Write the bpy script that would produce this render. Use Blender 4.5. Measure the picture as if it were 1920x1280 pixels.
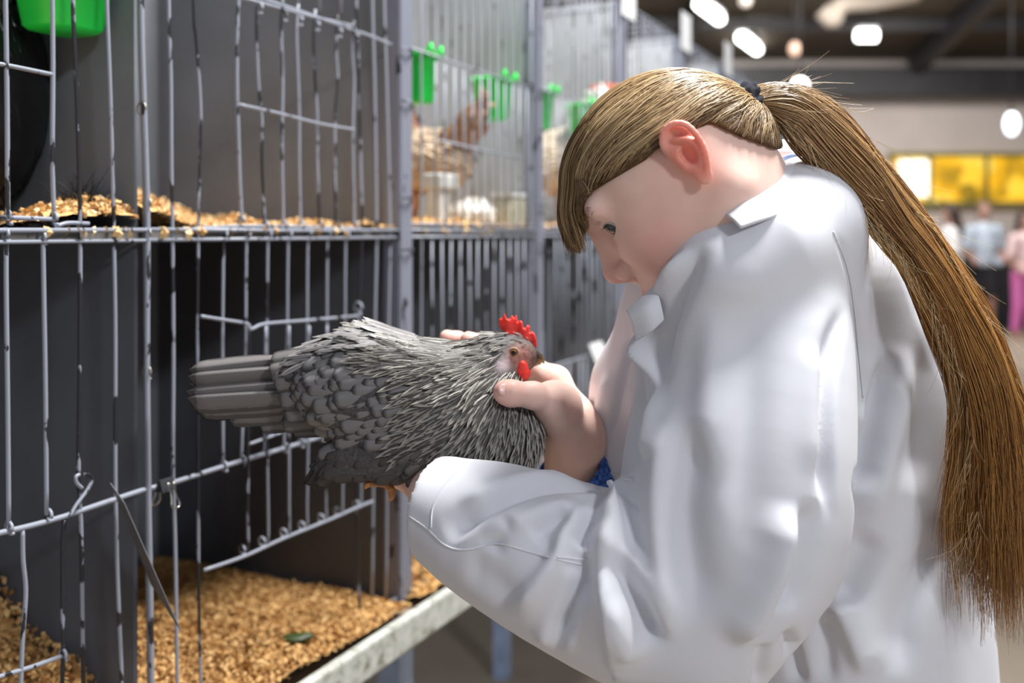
import bpy, math, random
import numpy as np
from mathutils import Vector, Matrix
from mathutils.bvhtree import BVHTree

for o in list(bpy.data.objects): bpy.data.objects.remove(o)
scene = bpy.context.scene
COL = scene.collection
random.seed(7)
RNG = np.random.default_rng(7)

# ------------------------------------------------------------------ camera, world, lights, exposure
EYE = 1.30            # eye height in metres, level with the cage shelf
FPX = 1867.0          # 35 mm lens in pixels of the 1920 wide frame
CX, HY = 960.0, 432.0 # centre column and horizon row
cam = bpy.data.cameras.new('camera'); camo = bpy.data.objects.new('camera', cam); COL.objects.link(camo)
camo.location = (0, 0, EYE); camo.rotation_euler = (math.pi/2, 0, 0)
cam.lens = 35.0; cam.sensor_width = 36.0; cam.shift_y = (HY-640.0)/1920.0
cam.clip_start = 0.05; cam.clip_end = 100
cam.dof.use_dof = True; cam.dof.focus_distance = 0.83; cam.dof.aperture_fstop = 3.5
scene.camera = camo
scene.view_settings.view_transform = 'Standard'; scene.view_settings.look = 'None'
scene.view_settings.exposure = 0.10; scene.view_settings.gamma = 1.0
scene.view_settings.use_curve_mapping = False
w = bpy.data.worlds.new('world'); scene.world = w; w.use_nodes = True
w.node_tree.nodes['Background'].inputs[0].default_value = (0.86, 0.90, 1.0, 1)
w.node_tree.nodes['Background'].inputs[1].default_value = 0.31

def area(name, loc, target, size, size_y, power, color=(1, 1, 1)):
    l = bpy.data.lights.new(name, 'AREA'); l.shape = 'RECTANGLE'; l.size = size; l.size_y = size_y
    l.energy = power; l.color = color
    o = bpy.data.objects.new(name, l); COL.objects.link(o); o.location = loc
    o.rotation_euler = (Vector(target)-Vector(loc)).to_track_quat('-Z', 'Y').to_euler()
    return o
# rows of hall lamps: one over the aisle just behind the girl, one over the camera's right shoulder
area('hall_lamp_over_aisle', (0.80, 1.25, 3.7), (0.25, 0.95, 1.2), 1.0, 0.30, 190, (1.0, 0.985, 0.96))
area('hall_lamp_behind', (2.6, -3.0, 3.55), (-0.2, 1.4, 1.1), 0.6, 0.35, 88, (0.93, 0.96, 1.0))
area('hall_lamp_far', (4.0, 10.5, 4.3), (4.0, 12.5, 0.8), 6.0, 1.5, 330, (1.0, 0.96, 0.92))

# ------------------------------------------------------------------ helpers
def W(px, py, Y):
    return np.array([(px-CX)/FPX*Y, Y, EYE-(py-HY)/FPX*Y])
X0 = 0.93; KT = 910.0/FPX
CT = 1/math.sqrt(1+KT*KT); ST = KT*CT
def F(px, py, out=0.0):                      # a point on the cage front
    Y = FPX*X0/(1870.0-px)
    p = W(px, py, Y)
    return p + out*np.array([CT, -ST, 0])
def S(s, h, t=0.0):                          # along the cage row, height about the eye, depth into the cage
    return np.array([-X0+ST*s-CT*t, CT*s+ST*t, EYE+h])

def set_tags(o, label=None, cat=None, group=None, kind=None):
    if label: o['label'] = label
    if cat: o['category'] = cat
    if group: o['group'] = group
    if kind: o['kind'] = kind
    return o
def thing(name, loc, label, cat, group=None):
    o = bpy.data.objects.new(name, None); COL.objects.link(o); o.location = Vector(loc)
    o.empty_display_size = 0.05
    return set_tags(o, label, cat, group)
def world_loc(o):
    v = Vector((0, 0, 0))
    while o is not None:
        v += o.location; o = o.parent
    return v
def mesh_obj(name, verts, faces, mat, parent=None, smooth=True, origin=None, attrs=None, uv=None):
    verts = np.asarray(verts, dtype=np.float32).reshape(-1, 3)
    base = np.array(world_loc(parent), dtype=np.float32) if parent else np.zeros(3, np.float32)
    if origin is None:
        if parent is None:
            mn, mx = verts.min(0), verts.max(0)
            origin = np.array([(mn[0]+mx[0])/2, (mn[1]+mx[1])/2, mn[2]])
        else: origin = base
    origin = np.asarray(origin, dtype=np.float32)
    me = bpy.data.meshes.new(name)
    v = verts-origin
    if isinstance(faces, np.ndarray):
        nf, k = faces.shape
        me.vertices.add(len(v)); me.vertices.foreach_set('co', v.ravel())
        me.loops.add(nf*k); me.loops.foreach_set('vertex_index', faces.astype(np.int32).ravel())
        me.polygons.add(nf); me.polygons.foreach_set('loop_start', np.arange(0, nf*k, k, dtype=np.int32))
        me.polygons.foreach_set('loop_total', np.full(nf, k, dtype=np.int32))
        me.update(calc_edges=True)
    else:
        me.from_pydata([tuple(p) for p in v], [], faces); me.update()
    if smooth: me.polygons.foreach_set('use_smooth', [True]*len(me.polygons))
    if attrs:
        for an, av in attrs.items():
            av = np.asarray(av, dtype=np.float32)
            if av.ndim == 1:
                a = me.attributes.new(an, 'FLOAT', 'POINT'); a.data.foreach_set('value', av)
            else:
                a = me.attributes.new(an, 'FLOAT_COLOR', 'POINT'); a.data.foreach_set('color', av.ravel())
    if mat: me.materials.append(mat)
    o = bpy.data.objects.new(name, me); COL.objects.link(o)
    if parent: o.parent = parent
    o.location = Vector((origin-base).tolist())
    return o

class MB:
    def __init__(s): s.v = []; s.f = []; s.n = 0; s.a = []
    def add(s, v, f, a=0.0):
        v = np.asarray(v, dtype=np.float32).reshape(-1, 3)
        s.f += [tuple(int(i)+s.n for i in q) for q in f]; s.v.append(v); s.n += len(v)
        s.a.append(np.full(len(v), a, np.float32) if np.isscalar(a) else np.asarray(a, np.float32))
    def box(s, c, ax, ay, az):               # centre and three half axes
        c, ax, ay, az = [np.asarray(q, float) for q in (c, ax, ay, az)]
        v = [c+i*ax+j*ay+k*az for i in (-1, 1) for j in (-1, 1) for k in (-1, 1)]
        s.add(v, [(0, 1, 3, 2), (4, 6, 7, 5), (0, 4, 5, 1), (2, 3, 7, 6), (0, 2, 6, 4), (1, 5, 7, 3)])
    def quadbox(s, pts, nrm):                # 4 corner polygon given thickness
        pts = [np.asarray(p, float) for p in pts]; n = len(pts); nrm = np.asarray(nrm, float)
        v = pts+[p+nrm for p in pts]
        f = [tuple(range(n))[::-1], tuple(range(n, 2*n))]+[(i, (i+1) % n, n+(i+1) % n, n+i) for i in range(n)]
        s.add(v, f)
    def tube(s, pts, r, k=8, a=0.0, closed=False):
        v, f = tube_geo(pts, r, k, closed); s.add(v, f, a)
    def build(s, name, mat, parent=None, smooth=True, attr=None, **kw):
        at = {attr: np.concatenate(s.a)} if attr else None
        return mesh_obj(name, np.concatenate(s.v), s.f, mat, parent, smooth, attrs=at, **kw)

def tube_geo(pts, r, k=8, closed=False):
    pts = np.asarray(pts, float); n = len(pts)
    r = np.full(n, r) if np.isscalar(r) else np.asarray(r, float)
    T = np.gradient(pts, axis=0)
    if closed: T = np.roll(pts, -1, 0)-np.roll(pts, 1, 0)
    T /= (np.linalg.norm(T, axis=1, keepdims=True)+1e-12)
    u = np.cross(T[0], [0.31, 0.77, 0.55]); u /= np.linalg.norm(u)
    U = []
    for i in range(n):
        u = u-T[i]*np.dot(u, T[i]); u /= (np.linalg.norm(u)+1e-12); U.append(u)
    U = np.array(U); V = np.cross(T, U)
    a = np.arange(k)*2*math.pi/k
    v = pts[:, None, :]+r[:, None, None]*(np.cos(a)[None, :, None]*U[:, None, :]+np.sin(a)[None, :, None]*V[:, None, :])
    f = []
    m = n if closed else n-1
    for i in range(m):
        i2 = (i+1) % n
        for j in range(k):
            j2 = (j+1) % k
            f.append((i*k+j, i*k+j2, i2*k+j2, i2*k+j))
    if not closed:
        f.append(tuple(range(k))[::-1]); f.append(tuple((n-1)*k+j for j in range(k)))
    return v.reshape(-1, 3), f

def spline(pts, n, closed=False):            # Catmull-Rom through rows of any width
    P = np.asarray(pts, float); m = len(P)
    if closed: Q = np.vstack([P[-1], P, P[0], P[1]]); seg = m
    else: Q = np.vstack([2*P[0]-P[1], P, 2*P[-1]-P[-2]]); seg = m-1
    t = np.linspace(0, seg, n, endpoint=not closed); i = np.minimum(t.astype(int), seg-1); u = (t-i)[:, None]
    a, b, c, d = Q[i], Q[i+1], Q[i+2], Q[i+3]
    return 0.5*((2*b)+(c-a)*u+(2*a-5*b+4*c-d)*u*u+(3*b-a-3*c+d)*u**3)

# ---- implicit surfaces
def smin(a, b, k):
    h = np.maximum(k-np.abs(a-b), 0.0)/k
    return np.minimum(a, b)-h*h*k*0.25
def smax(a, b, k): return -smin(-a, -b, k)
def sd_cap(P, a, b, ra, rb):
    a = np.asarray(a, np.float32); b = np.asarray(b, np.float32); ab = b-a
    t = np.clip(((P-a)@ab)/max(float(ab@ab), 1e-12), 0, 1)
    d = P-a-t[:, None]*ab
    return np.sqrt((d*d).sum(1))-(ra+(rb-ra)*t)
def sd_chain(P, pts, rs, k=0.004):
    d = None
    for i in range(len(pts)-1):
        e = sd_cap(P, pts[i], pts[i+1], rs[i], rs[i+1])
        d = e if d is None else smin(d, e, k)
    return d
def sd_ell(P, c, r, R=None):
    q = P-np.asarray(c, np.float32)
    if R is not None: q = q@np.asarray(R, np.float32)      # columns of R = local axes
    r = np.asarray(r, np.float32)
    k0 = np.sqrt(((q/r)**2).sum(1)); k1 = np.sqrt(((q/(r*r))**2).sum(1))
    return k0*(k0-1.0)/np.maximum(k1, 1e-6)
def sd_sph(P, c, r): 
    d = P-np.asarray(c, np.float32); return np.sqrt((d*d).sum(1))-r

CORN = [(i, j, k) for i in (0, 1) for j in (0, 1) for k in (0, 1)]
def polygonize(fn, lo, hi, h, blk=8, slack=1.6):
    lo = np.asarray(lo, float); hi = np.asarray(hi, float)
    nb = np.maximum(np.ceil((hi-lo)/(h*blk)).astype(int), 1)
    n = nb*blk
    cc = np.stack(np.meshgrid(*[np.arange(nb[i])*h*blk+lo[i]+(blk-1)*h/2 for i in range(3)], indexing='ij'), -1).reshape(-1, 3).astype(np.float32)
    dc = fn(cc)
    act = (np.abs(dc) < blk*h*slack).reshape(nb)
    V = np.repeat(np.repeat(np.repeat(np.where(dc < 0, -1.0, 1.0).astype(np.float32).reshape(nb), blk, 0), blk, 1), blk, 2)
    M = np.repeat(np.repeat(np.repeat(act, blk, 0), blk, 1), blk, 2)
    idx = np.argwhere(M)
    pts = (idx*h+lo).astype(np.float32)
    out = np.empty(len(pts), np.float32)
    for i in range(0, len(pts), 400000): out[i:i+400000] = fn(pts[i:i+400000])
    V[M] = out
    s = V < 0
    cnt = np.zeros(tuple(n-1), np.int8)
    for c in CORN: cnt += s[c[0]:n[0]-1+c[0], c[1]:n[1]-1+c[1], c[2]:n[2]-1+c[2]]
    A = (cnt > 0) & (cnt < 8)
    cells = np.argwhere(A); ID = np.full(A.shape, -1, np.int32); ID[A] = np.arange(len(cells))
    acc = np.zeros((len(cells), 3)); num = np.zeros(len(cells))
    for a in CORN:
        for ax in range(3):
            if a[ax]: continue
            b = list(a); b[ax] = 1
            va = V[cells[:, 0]+a[0], cells[:, 1]+a[1], cells[:, 2]+a[2]]; vb = V[cells[:, 0]+b[0], cells[:, 1]+b[1], cells[:, 2]+b[2]]
            m = (va < 0) != (vb < 0)
            t = np.where(m, va/np.where(m, va-vb, 1), 0)
            p = np.tile(np.array(a, float), (len(cells), 1)); p[:, ax] += t
            acc += p*m[:, None]; num += m
    verts = lo+h*(cells+acc/num[:, None])
    fs = []
    for ax in range(3):
        b, c = (ax+1) % 3, (ax+2) % 3
        sl0 = [slice(1, n[i]-1) for i in range(3)]; sl1 = list(sl0); sl0[ax] = slice(0, n[ax]-1); sl1[ax] = slice(1, n[ax])
        s0 = s[tuple(sl0)]; s1 = s[tuple(sl1)]
        off = np.array([1, 1, 1]); off[ax] = 0
        for sgn in (True, False):
            e = np.argwhere((s0 != s1) & (s0 == sgn))+off
            def g(db, dc):
                q = e.copy(); q[:, b] -= db; q[:, c] -= dc; return ID[q[:, 0], q[:, 1], q[:, 2]]
            q = np.stack([g(1, 1), g(0, 1), g(0, 0), g(1, 0)], 1)
            if not sgn: q = q[:, ::-1]
            fs.append(q)
    f = np.concatenate(fs); f = f[(f >= 0).all(1)]
    return verts, f
def vnormals(v, f):
    a, b, c = v[f[:, 0]], v[f[:, 1]], v[f[:, 2]]; d = v[f[:, 3]] if f.shape[1] == 4 else c
    n = np.cross(c-a, d-b) if f.shape[1] == 4 else np.cross(b-a, c-a)
    N = np.zeros_like(v)
    for i in range(f.shape[1]): 
        for k in range(3): N[:, k] += np.bincount(f[:, i], n[:, k], minlength=len(v))
    return N/(np.linalg.norm(N, axis=1, keepdims=True)+1e-12)
def laplace(v, f, it=2, lam=0.5):
    e = np.concatenate([f[:, [i, (i+1) % f.shape[1]]] for i in range(f.shape[1])]); e = np.concatenate([e, e[:, ::-1]])
    deg = np.bincount(e[:, 0], minlength=len(v)).astype(float)
    for _ in range(it):
        s = np.stack([np.bincount(e[:, 0], v[e[:, 1], k], minlength=len(v)) for k in range(3)], 1)/np.maximum(deg, 1)[:, None]
        v = v+lam*(s-v)
    return v

def strands_geo(ST_, R_, k=3):
    """(N,M,3) paths and (N,M) radii into one quad mesh of k-sided strands"""
    N, M, _ = ST_.shape
    T = np.gradient(ST_, axis=1); T /= (np.linalg.norm(T, axis=2, keepdims=True)+1e-12)
    ref = np.array([0.23, 0.91, 0.34]); U = np.cross(T, ref); U /= (np.linalg.norm(U, axis=2, keepdims=True)+1e-12); Vv = np.cross(T, U)
    a = np.arange(k)*2*math.pi/k
    v = ST_[:, :, None, :]+R_[:, :, None, None]*(np.cos(a)[None, None, :, None]*U[:, :, None, :]+np.sin(a)[None, None, :, None]*Vv[:, :, None, :])
    base = (np.arange(N)[:, None, None]*M+np.arange(M-1)[None, :, None])*k
    j = np.arange(k)[None, None, :]; j2 = (j+1) % k
    f = np.stack([base+j, base+j2, base+k+j2, base+k+j], -1).reshape(-1, 4)
    return v.reshape(-1, 3), f

# ---- materials
def new_mat(name):
    m = bpy.data.materials.new(name); m.use_nodes = True
    nt = m.node_tree; b = nt.nodes['Principled BSDF']
    return m, nt, b
def nd(nt, t, **kw):
    n = nt.nodes.new(t)
    for k, v in kw.items():
        if k in n.inputs: n.inputs[k].default_value = v
        else: setattr(n, k, v)
    return n
def ramp(nt, fac, stops):
    r = nt.nodes.new('ShaderNodeValToRGB'); e = r.color_ramp.elements
    while len(e) > 1: e.remove(e[0])
    e[0].position = stops[0][0]; e[0].color = (*stops[0][1], 1)
    for p, c in stops[1:]:
        q = e.new(p); q.color = (*c, 1)
    nt.links.new(fac, r.inputs[0]); return r.outputs[0]
def simple(name, col, rough=0.5, metal=0.0, vary=0.15, scale=30.0, bump=0.0, bscale=200.0, spec=0.5, sub=0.0, **kw):
    m, nt, b = new_mat(name); L = nt.links
    b.inputs['Roughness'].default_value = rough; b.inputs['Metallic'].default_value = metal
    b.inputs['Specular IOR Level'].default_value = spec
    g = nd(nt, 'ShaderNodeNewGeometry')
    if vary > 0:
        n = nd(nt, 'ShaderNodeTexNoise', Scale=scale, Detail=4.0); L.new(g.outputs['Position'], n.inputs['Vector'])
        c0 = tuple(max(0, c*(1-vary)) for c in col); c1 = tuple(min(1, c*(1+vary)) for c in col)
        L.new(ramp(nt, n.outputs['Fac'], [(0.3, c0), (0.7, c1)]), b.inputs['Base Color'])
    else: b.inputs['Base Color'].default_value = (*col, 1)
    if bump > 0:
        n2 = nd(nt, 'ShaderNodeTexNoise', Scale=bscale, Detail=3.0); L.new(g.outputs['Position'], n2.inputs['Vector'])
        bp = nd(nt, 'ShaderNodeBump', Strength=bump, Distance=0.002); L.new(n2.outputs['Fac'], bp.inputs['Height']); L.new(bp.outputs[0], b.inputs['Normal'])
    if sub > 0:
        b.inputs['Subsurface Weight'].default_value = sub; b.inputs['Subsurface Radius'].default_value = kw.get('radius', (0.01, 0.004, 0.002)); b.inputs['Subsurface Scale'].default_value = 1.0
    return m
def emis(name, col, s):
    m, nt, b = new_mat(name); b.inputs['Base Color'].default_value = (*col, 1)
    b.inputs['Emission Color'].default_value = (*col, 1); b.inputs['Emission Strength'].default_value = s; return m
# ------------------------------------------------------------------ the hall
M_floor = simple('concrete_floor', (0.36, 0.30, 0.24), 0.55, vary=0.25, scale=1.3, bump=0.3, bscale=40)
M_wall = simple('painted_wall', (0.60, 0.535, 0.50), 0.8, vary=0.05, scale=2)
M_roof = simple('roof_sheet', (0.085, 0.068, 0.05), 0.7, vary=0.2, scale=3)
M_steel = simple('dark_steel', (0.022, 0.020, 0.024), 0.5, vary=0.2, scale=5)
M_lamp = emis('lamp_glow', (1.0, 0.98, 0.94), 9.0)
M_white = simple('white_plastic', (0.75, 0.76, 0.78), 0.5, vary=0.05)

def flat(name, quads, mat, smooth=False, **kw):
    mb = MB()
    for q, n in quads: mb.quadbox(q, n)
    return mb.build(name, mat, smooth=smooth, **kw)
set_tags(flat('floor', [([(-7, -3, 0), (14, -3, 0), (14, 15.3, 0), (-7, 15.3, 0)], (0, 0, -0.1))], M_floor), kind='structure')
set_tags(flat('wall_back', [([(-7, 15.2, 0), (14, 15.2, 0), (14, 15.2, 4.0), (-7, 15.2, 4.0)], (0, 0.1, 0))], M_wall), kind='structure')
set_tags(flat('wall_right', [([(14, -3, 0), (14, 15.3, 0), (14, 15.3, 6.5), (14, -3, 6.5)], (0.1, 0, 0))], M_wall), kind='structure')
set_tags(flat('ceiling', [([(-7, 15.3, 3.88), (14, 15.3, 3.88), (14, 3.0, 6.4), (-7, 3.0, 6.4)], (0, 0.02, 0.1))], M_roof), kind='structure')
# steel: wall beam, purlins, rafters
def beam(a, b, wd, ht, mat=M_steel, name='trim_1', kind='structure'):
    a = np.array(a, float); b = np.array(b, float); d = (b-a)/2; mb = MB()
    side = np.cross(d, [0, 0, 1]); side = side/np.linalg.norm(side)*wd/2
    up = np.cross(side, d); up = up/np.linalg.norm(up)*ht/2
    mb.box((a+b)/2, d, side, up); return set_tags(mb.build(name, mat, smooth=False), kind=kind)
def roofz(Y): return 3.88+(15.3-Y)*(6.4-3.88)/12.3
beam((-7, 14.9, 3.55), (14, 14.9, 3.50), 0.3, 0.42, name='trim_1')
k = 2
for Y in (13.6, 12.0, 10.4):
    beam((-7, Y, roofz(Y)-0.12), (14, Y, roofz(Y)-0.12), 0.08, 0.16, name='trim_%d' % k); k += 1
for X in (-2.0, 2.4, 6.0, 9.6):
    beam((X, 14.9, roofz(14.9)-0.22), (X+0.0, 6, roofz(6)-0.22), 0.14, 0.3, name='trim_%d' % k); k += 1
# air duct hanging under the roof
M_duct = simple('duct_cloth', (0.42, 0.36, 0.30), 0.7)
p = [W(1540, 20, 12.6), W(1562, 38, 12.6), W(1575, 10, 12.6), W(1640, 2, 12.8), W(1720, -12, 13.0)]
mb = MB(); mb.tube(spline(p, 24), 0.11, 10); set_tags(mb.build('hanging_hose', M_duct), 'beige hose hanging in a loop under the dark hall roof', 'hose')
# hall lamps
def tube_lamp(name, px, py, Y, length, direction, label, group, r=0.07):
    c = W(px, py, Y); t = thing(name, c, label, 'lamp', group)
    d = np.array(direction, float); d /= np.linalg.norm(d)
    mb = MB(); mb.tube([c-d*length/2, c-d*length*0.48, c+d*length*0.48, c+d*length/2], [r*0.6, r, r, r*0.6], 12); mb.build('diffuser', M_lamp, t)
    mb = MB(); up = np.array([0, 0, 1.0]); s = np.cross(d, up); mb.box(c+up*(r+0.02), d*length*0.52, s*r*0.9, up*0.02); mb.build('housing', M_white, t, smooth=False)
    for q in (-0.35, 0.35):
        mb = MB(); a = c+d*length*q+up*(r+0.03); mb.tube([a, a+up*max(0.05, roofz(a[1])-a[2]-0.03)], 0.012, 6); mb.build('hanger', M_steel, t)
dd = (ST, CT, 0)
tube_lamp('ceiling_lamp', 1331, 22, 12.6, 1.0, dd, 'long glowing ceiling lamp highest and nearest above the cage row', 'ceiling lamps')
tube_lamp('ceiling_lamp', 1405, 82, 14.2, 1.05, dd, 'long glowing ceiling lamp just right of and below the highest one', 'ceiling lamps')
tube_lamp('ceiling_lamp', 1625, 67, 13.2, 0.26, (1, 0, 0), 'short oval ceiling lamp alone in the middle of the dark roof', 'ceiling lamps')
def globe(px, py, Y, rx, rz, label, mat=None, drop=1.0, cord=True):
    c = W(px, py, Y); t = thing('pendant_lamp', c, label, 'lamp', 'small hanging lamps')
    v, f = polygonize(lambda P: sd_ell(P, c, (rx, rx, rz)), c-max(rx, rz)*1.15, c+max(rx, rz)*1.15, max(rx, rz)/9)
    mesh_obj('globe', v, f, mat or M_lamp, t)
    mb = MB(); mb.tube([c+[0, 0, rz*0.9], c+[0, 0, rz*1.25]], rx*0.4, 10); mb.build('cap', M_steel, t)
    mb = MB(); mb.tube([c+[0, 0, rz], [c[0], c[1], roofz(c[1])]], 0.008, 6); mb.build('cord', M_steel, t)
globe(1500, 160, 12.0, 0.085, 0.085, 'small round lamp just above the hair tie')
globe(1897, 232, 12.0, 0.08, 0.14, 'oval hanging lamp in front of the pale wall at right', mat=emis('cool_glow', (0.85, 0.92, 1.0), 3.0))
globe(1490, 92, 12.4, 0.07, 0.09, 'dim brownish hanging lamp below the duct', mat=emis('dim_glow', (0.75, 0.5, 0.38), 0.5))
globe(1398, 2, 12.0, 0.07, 0.07, 'dim hanging lamp between the two long lamps at the top edge', mat=emis('dim_glow2', (0.7, 0.62, 0.55), 0.6))

# window with the yellow foliage outside, on the back wall
m, nt, b = new_mat('sunlit_foliage_window'); L = nt.links
g = nd(nt, 'ShaderNodeNewGeometry'); vo = nd(nt, 'ShaderNodeTexVoronoi', Scale=4.5); L.new(g.outputs['Position'], vo.inputs['Vector'])
no = nd(nt, 'ShaderNodeTexNoise', Scale=1.8, Detail=3.0); L.new(g.outputs['Position'], no.inputs['Vector'])
mx = nd(nt, 'ShaderNodeMix', data_type='FLOAT'); mx.inputs[0].default_value = 0.45
L.new(no.outputs['Fac'], mx.inputs[2]); L.new(vo.outputs['Color'], mx.inputs[3])
c = ramp(nt, mx.outputs[0], [(0.24, (0.06, 0.06, 0.01)), (0.36, (0.42, 0.24, 0.01)), (0.48, (0.95, 0.48, 0.01)), (0.60, (1.0, 0.62, 0.05)), (0.78, (1.0, 0.85, 0.35))])
b.inputs['Base Color'].default_value = (0, 0, 0, 1); L.new(c, b.inputs['Emission Color']); b.inputs['Emission Strength'].default_value = 1.15
M_fol = m
wt = thing('window_1', W(1800, 382, 15.1), 'long window', 'window'); del wt['label'], wt['category']; wt['kind'] = 'structure'
x0, x1 = 1672, 1990
mb = MB(); a = W(x0, 380, 15.16); bb = W(x1, 292, 15.16)
mb.box((a+bb)/2, ((bb[0]-a[0])/2, 0, 0), (0, 0.02, 0), (0, 0, (bb[2]-a[2])/2)); mb.build('pane', M_fol, wt, smooth=False)
M_bright = emis('bright_pane', (1.0, 0.93, 0.82), 1.6)
mb = MB(); a = W(1685, 368, 15.12); bb = W(1742, 300, 15.12)
mb.box((a+bb)/2, ((bb[0]-a[0])/2, 0, 0), (0, 0.015, 0), (0, 0, (bb[2]-a[2])/2)); set_tags(mb.build('pane', M_bright, wt, smooth=False), 'bright white pane')
M_frame = simple('window_frame', (0.16, 0.17, 0.06), 0.6)
for (u0, v0, u1, v1) in ((x0-6, 294, x1, 286), (x0-6, 386, x1, 378), (1742, 380, 1746, 292), (1848, 380, 1852, 292)):
    mb = MB(); a = W(u0, v0, 15.08); bb = W(u1, v1, 15.08); mb.box((a+bb)/2, ((bb[0]-a[0])/2, 0, 0), (0, 0.05, 0), (0, 0, (bb[2]-a[2])/2)); mb.build('frame', M_frame, wt, smooth=False)

# far people, walking in the hall
def person_far(px, Y, h, face, shirt, legs, hair, label, long_hair=False, skin=(0.42, 0.24, 0.19), arm=0, shorts=False):
    x = W(px, 432, Y)[0]; base = np.array([x, Y, 0.0]); t = thing('person', base, label, 'person')
    u = h/7.5; ca, sa = math.cos(face), math.sin(face)
    def Q(f_, l_, z_): return base+np.array([ca*f_-sa*l_, sa*f_+ca*l_, z_])*u
    def body(P):
        d = sd_ell(P, Q(0.05, 0, 6.98), (0.36*u, 0.34*u, 0.5*u))
        d = smin(d, sd_cap(P, Q(0, 0, 6.6), Q(0, 0, 6.0), 0.2*u, 0.24*u), 0.1*u)
        d = smin(d, sd_sph(P, Q(0.42, 0, 6.9), 0.06*u), 0.08*u)
        d = smin(d, sd_chain(P, [Q(0, 0, 5.7), Q(0.05, 0, 5.0), Q(0, 0, 4.2)], [0.5*u, 0.52*u, 0.52*u]), 0.2*u)
        for s in (-1, 1):
            d = smin(d, sd_chain(P, [Q(0, s*0.75, 5.9), Q(-0.1, s*1.0, 4.7), Q(0.5+0.3*arm, s*0.85, 4.0+0.5*arm)], [0.27*u, 0.22*u, 0.14*u]), 0.12*u)
            d = smin(d, sd_ell(P, Q(0.62+0.3*arm, s*0.82, 3.9+0.55*arm), (0.2*u, 0.12*u, 0.2*u)), 0.06*u)
            d = smin(d, sd_chain(P, [Q(0, s*0.32, 3.9), Q(0.1*s, s*0.36, 2.0), Q(0.25*s-0.1, s*0.38, 0.35)], [0.42*u, 0.27*u, 0.16*u]), 0.12*u)
            d = smin(d, sd_cap(P, Q(0.25*s-0.15, s*0.38, 0.16), Q(0.25*s+0.55, s*0.42, 0.13), 0.15*u, 0.13*u), 0.08*u)
        return d
    lo = base+[-1.6*u, -1.6*u, -0.05]; hi = base+[1.6*u, 1.6*u, h*1.03]
    v, f = polygonize(body, lo, hi, 0.022); mesh_obj('body', v, f, simple('skin_far', skin, 0.6), t)
    def top(P):
        d = body(P)-0.02
        zz = (P[:, 2])/u
        ax = np.abs((P[:, 0]-base[0])*-sa+(P[:, 1]-base[1])*ca)/u
        d = np.maximum(d, np.maximum(3.8-zz, zz-6.35)*u); return np.maximum(d, np.where(ax > 0.7, (4.75-zz)*u, -1))
    def bot(P):
        d = body(P)-0.018; zz = P[:, 2]/u
        ax = np.abs((P[:, 0]-base[0])*-sa+(P[:, 1]-base[1])*ca)/u
        d = np.maximum(d, np.maximum((2.1 if shorts else 0.4)-zz, zz-4.05)*u); return np.maximum(d, (ax-0.78)*u)
    v, f = polygonize(top, lo, hi, 0.022); mesh_obj('top', v, f, shirt, t)
    v, f = polygonize(bot, lo, hi, 0.022); mesh_obj('trousers', v, f, legs, t)
    def hr(P):
        d = sd_ell(P, Q(-0.08, 0, 7.1), (0.42*u, 0.4*u, 0.5*u))
        d = smax(d, -sd_ell(P, Q(0.42, 0, 6.75), (0.34*u, 0.34*u, 0.5*u)), 0.05*u)
        if long_hair: d = smin(d, sd_chain(P, [Q(-0.25, 0, 6.9), Q(-0.42, 0, 6.0), Q(-0.4, 0, 5.2)], [0.3*u, 0.32*u, 0.16*u]), 0.15*u)
        return d
    v, f = polygonize(hr, lo, hi, 0.02); mesh_obj('hair', v, f, hair, t)
    return t
M_hdark = simple('dark_hair', (0.035, 0.02, 0.015), 0.5); M_hgrey = simple('grey_brown_hair', (0.16, 0.1, 0.07), 0.6)
M_wtop = simple('white_top', (0.80, 0.80, 0.82), 0.8); M_btop = simple('pale_blue_top', (0.48, 0.56, 0.66), 0.8)
M_black = simple('black_cloth', (0.02, 0.022, 0.028), 0.8); M_pink = simple('pink_cloth', (0.72, 0.18, 0.50), 0.7); M_lpink = simple('light_pink_cloth', (0.75, 0.55, 0.55), 0.8)
person_far(1782, 12.2, 1.60, 2.8, M_wtop, M_wtop, M_hdark, 'far person with long dark hair, dressed in white, left of the pale blue t-shirt', True, arm=0.5)
person_far(1845, 12.6, 1.66, -1.5, M_btop, M_black, M_hgrey, 'far person in pale blue t-shirt and black shorts under the yellow window', False, arm=0.2, shorts=True)
person_far(1921, 12.0, 1.52, -1.2, M_lpink, M_pink, M_hdark, 'far person in pale top and bright pink trousers at the right edge', True)
# counter and push chair near the people
mb = MB(); cb = W(1870, 600, 12.9); cb[2] = 0
mb.box(cb+[0.1, 0.45, 0.45], (0.45, 0, 0), (0, 0.25, 0), (0, 0, 0.45)); mb.box(cb+[0.1, 0.45, 0.93], (0.5, 0, 0), (0, 0.3, 0), (0, 0, 0.03))
set_tags(mb.build('display_counter', M_black, smooth=False), 'dark counter behind the far people below the yellow window', 'counter')
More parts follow.
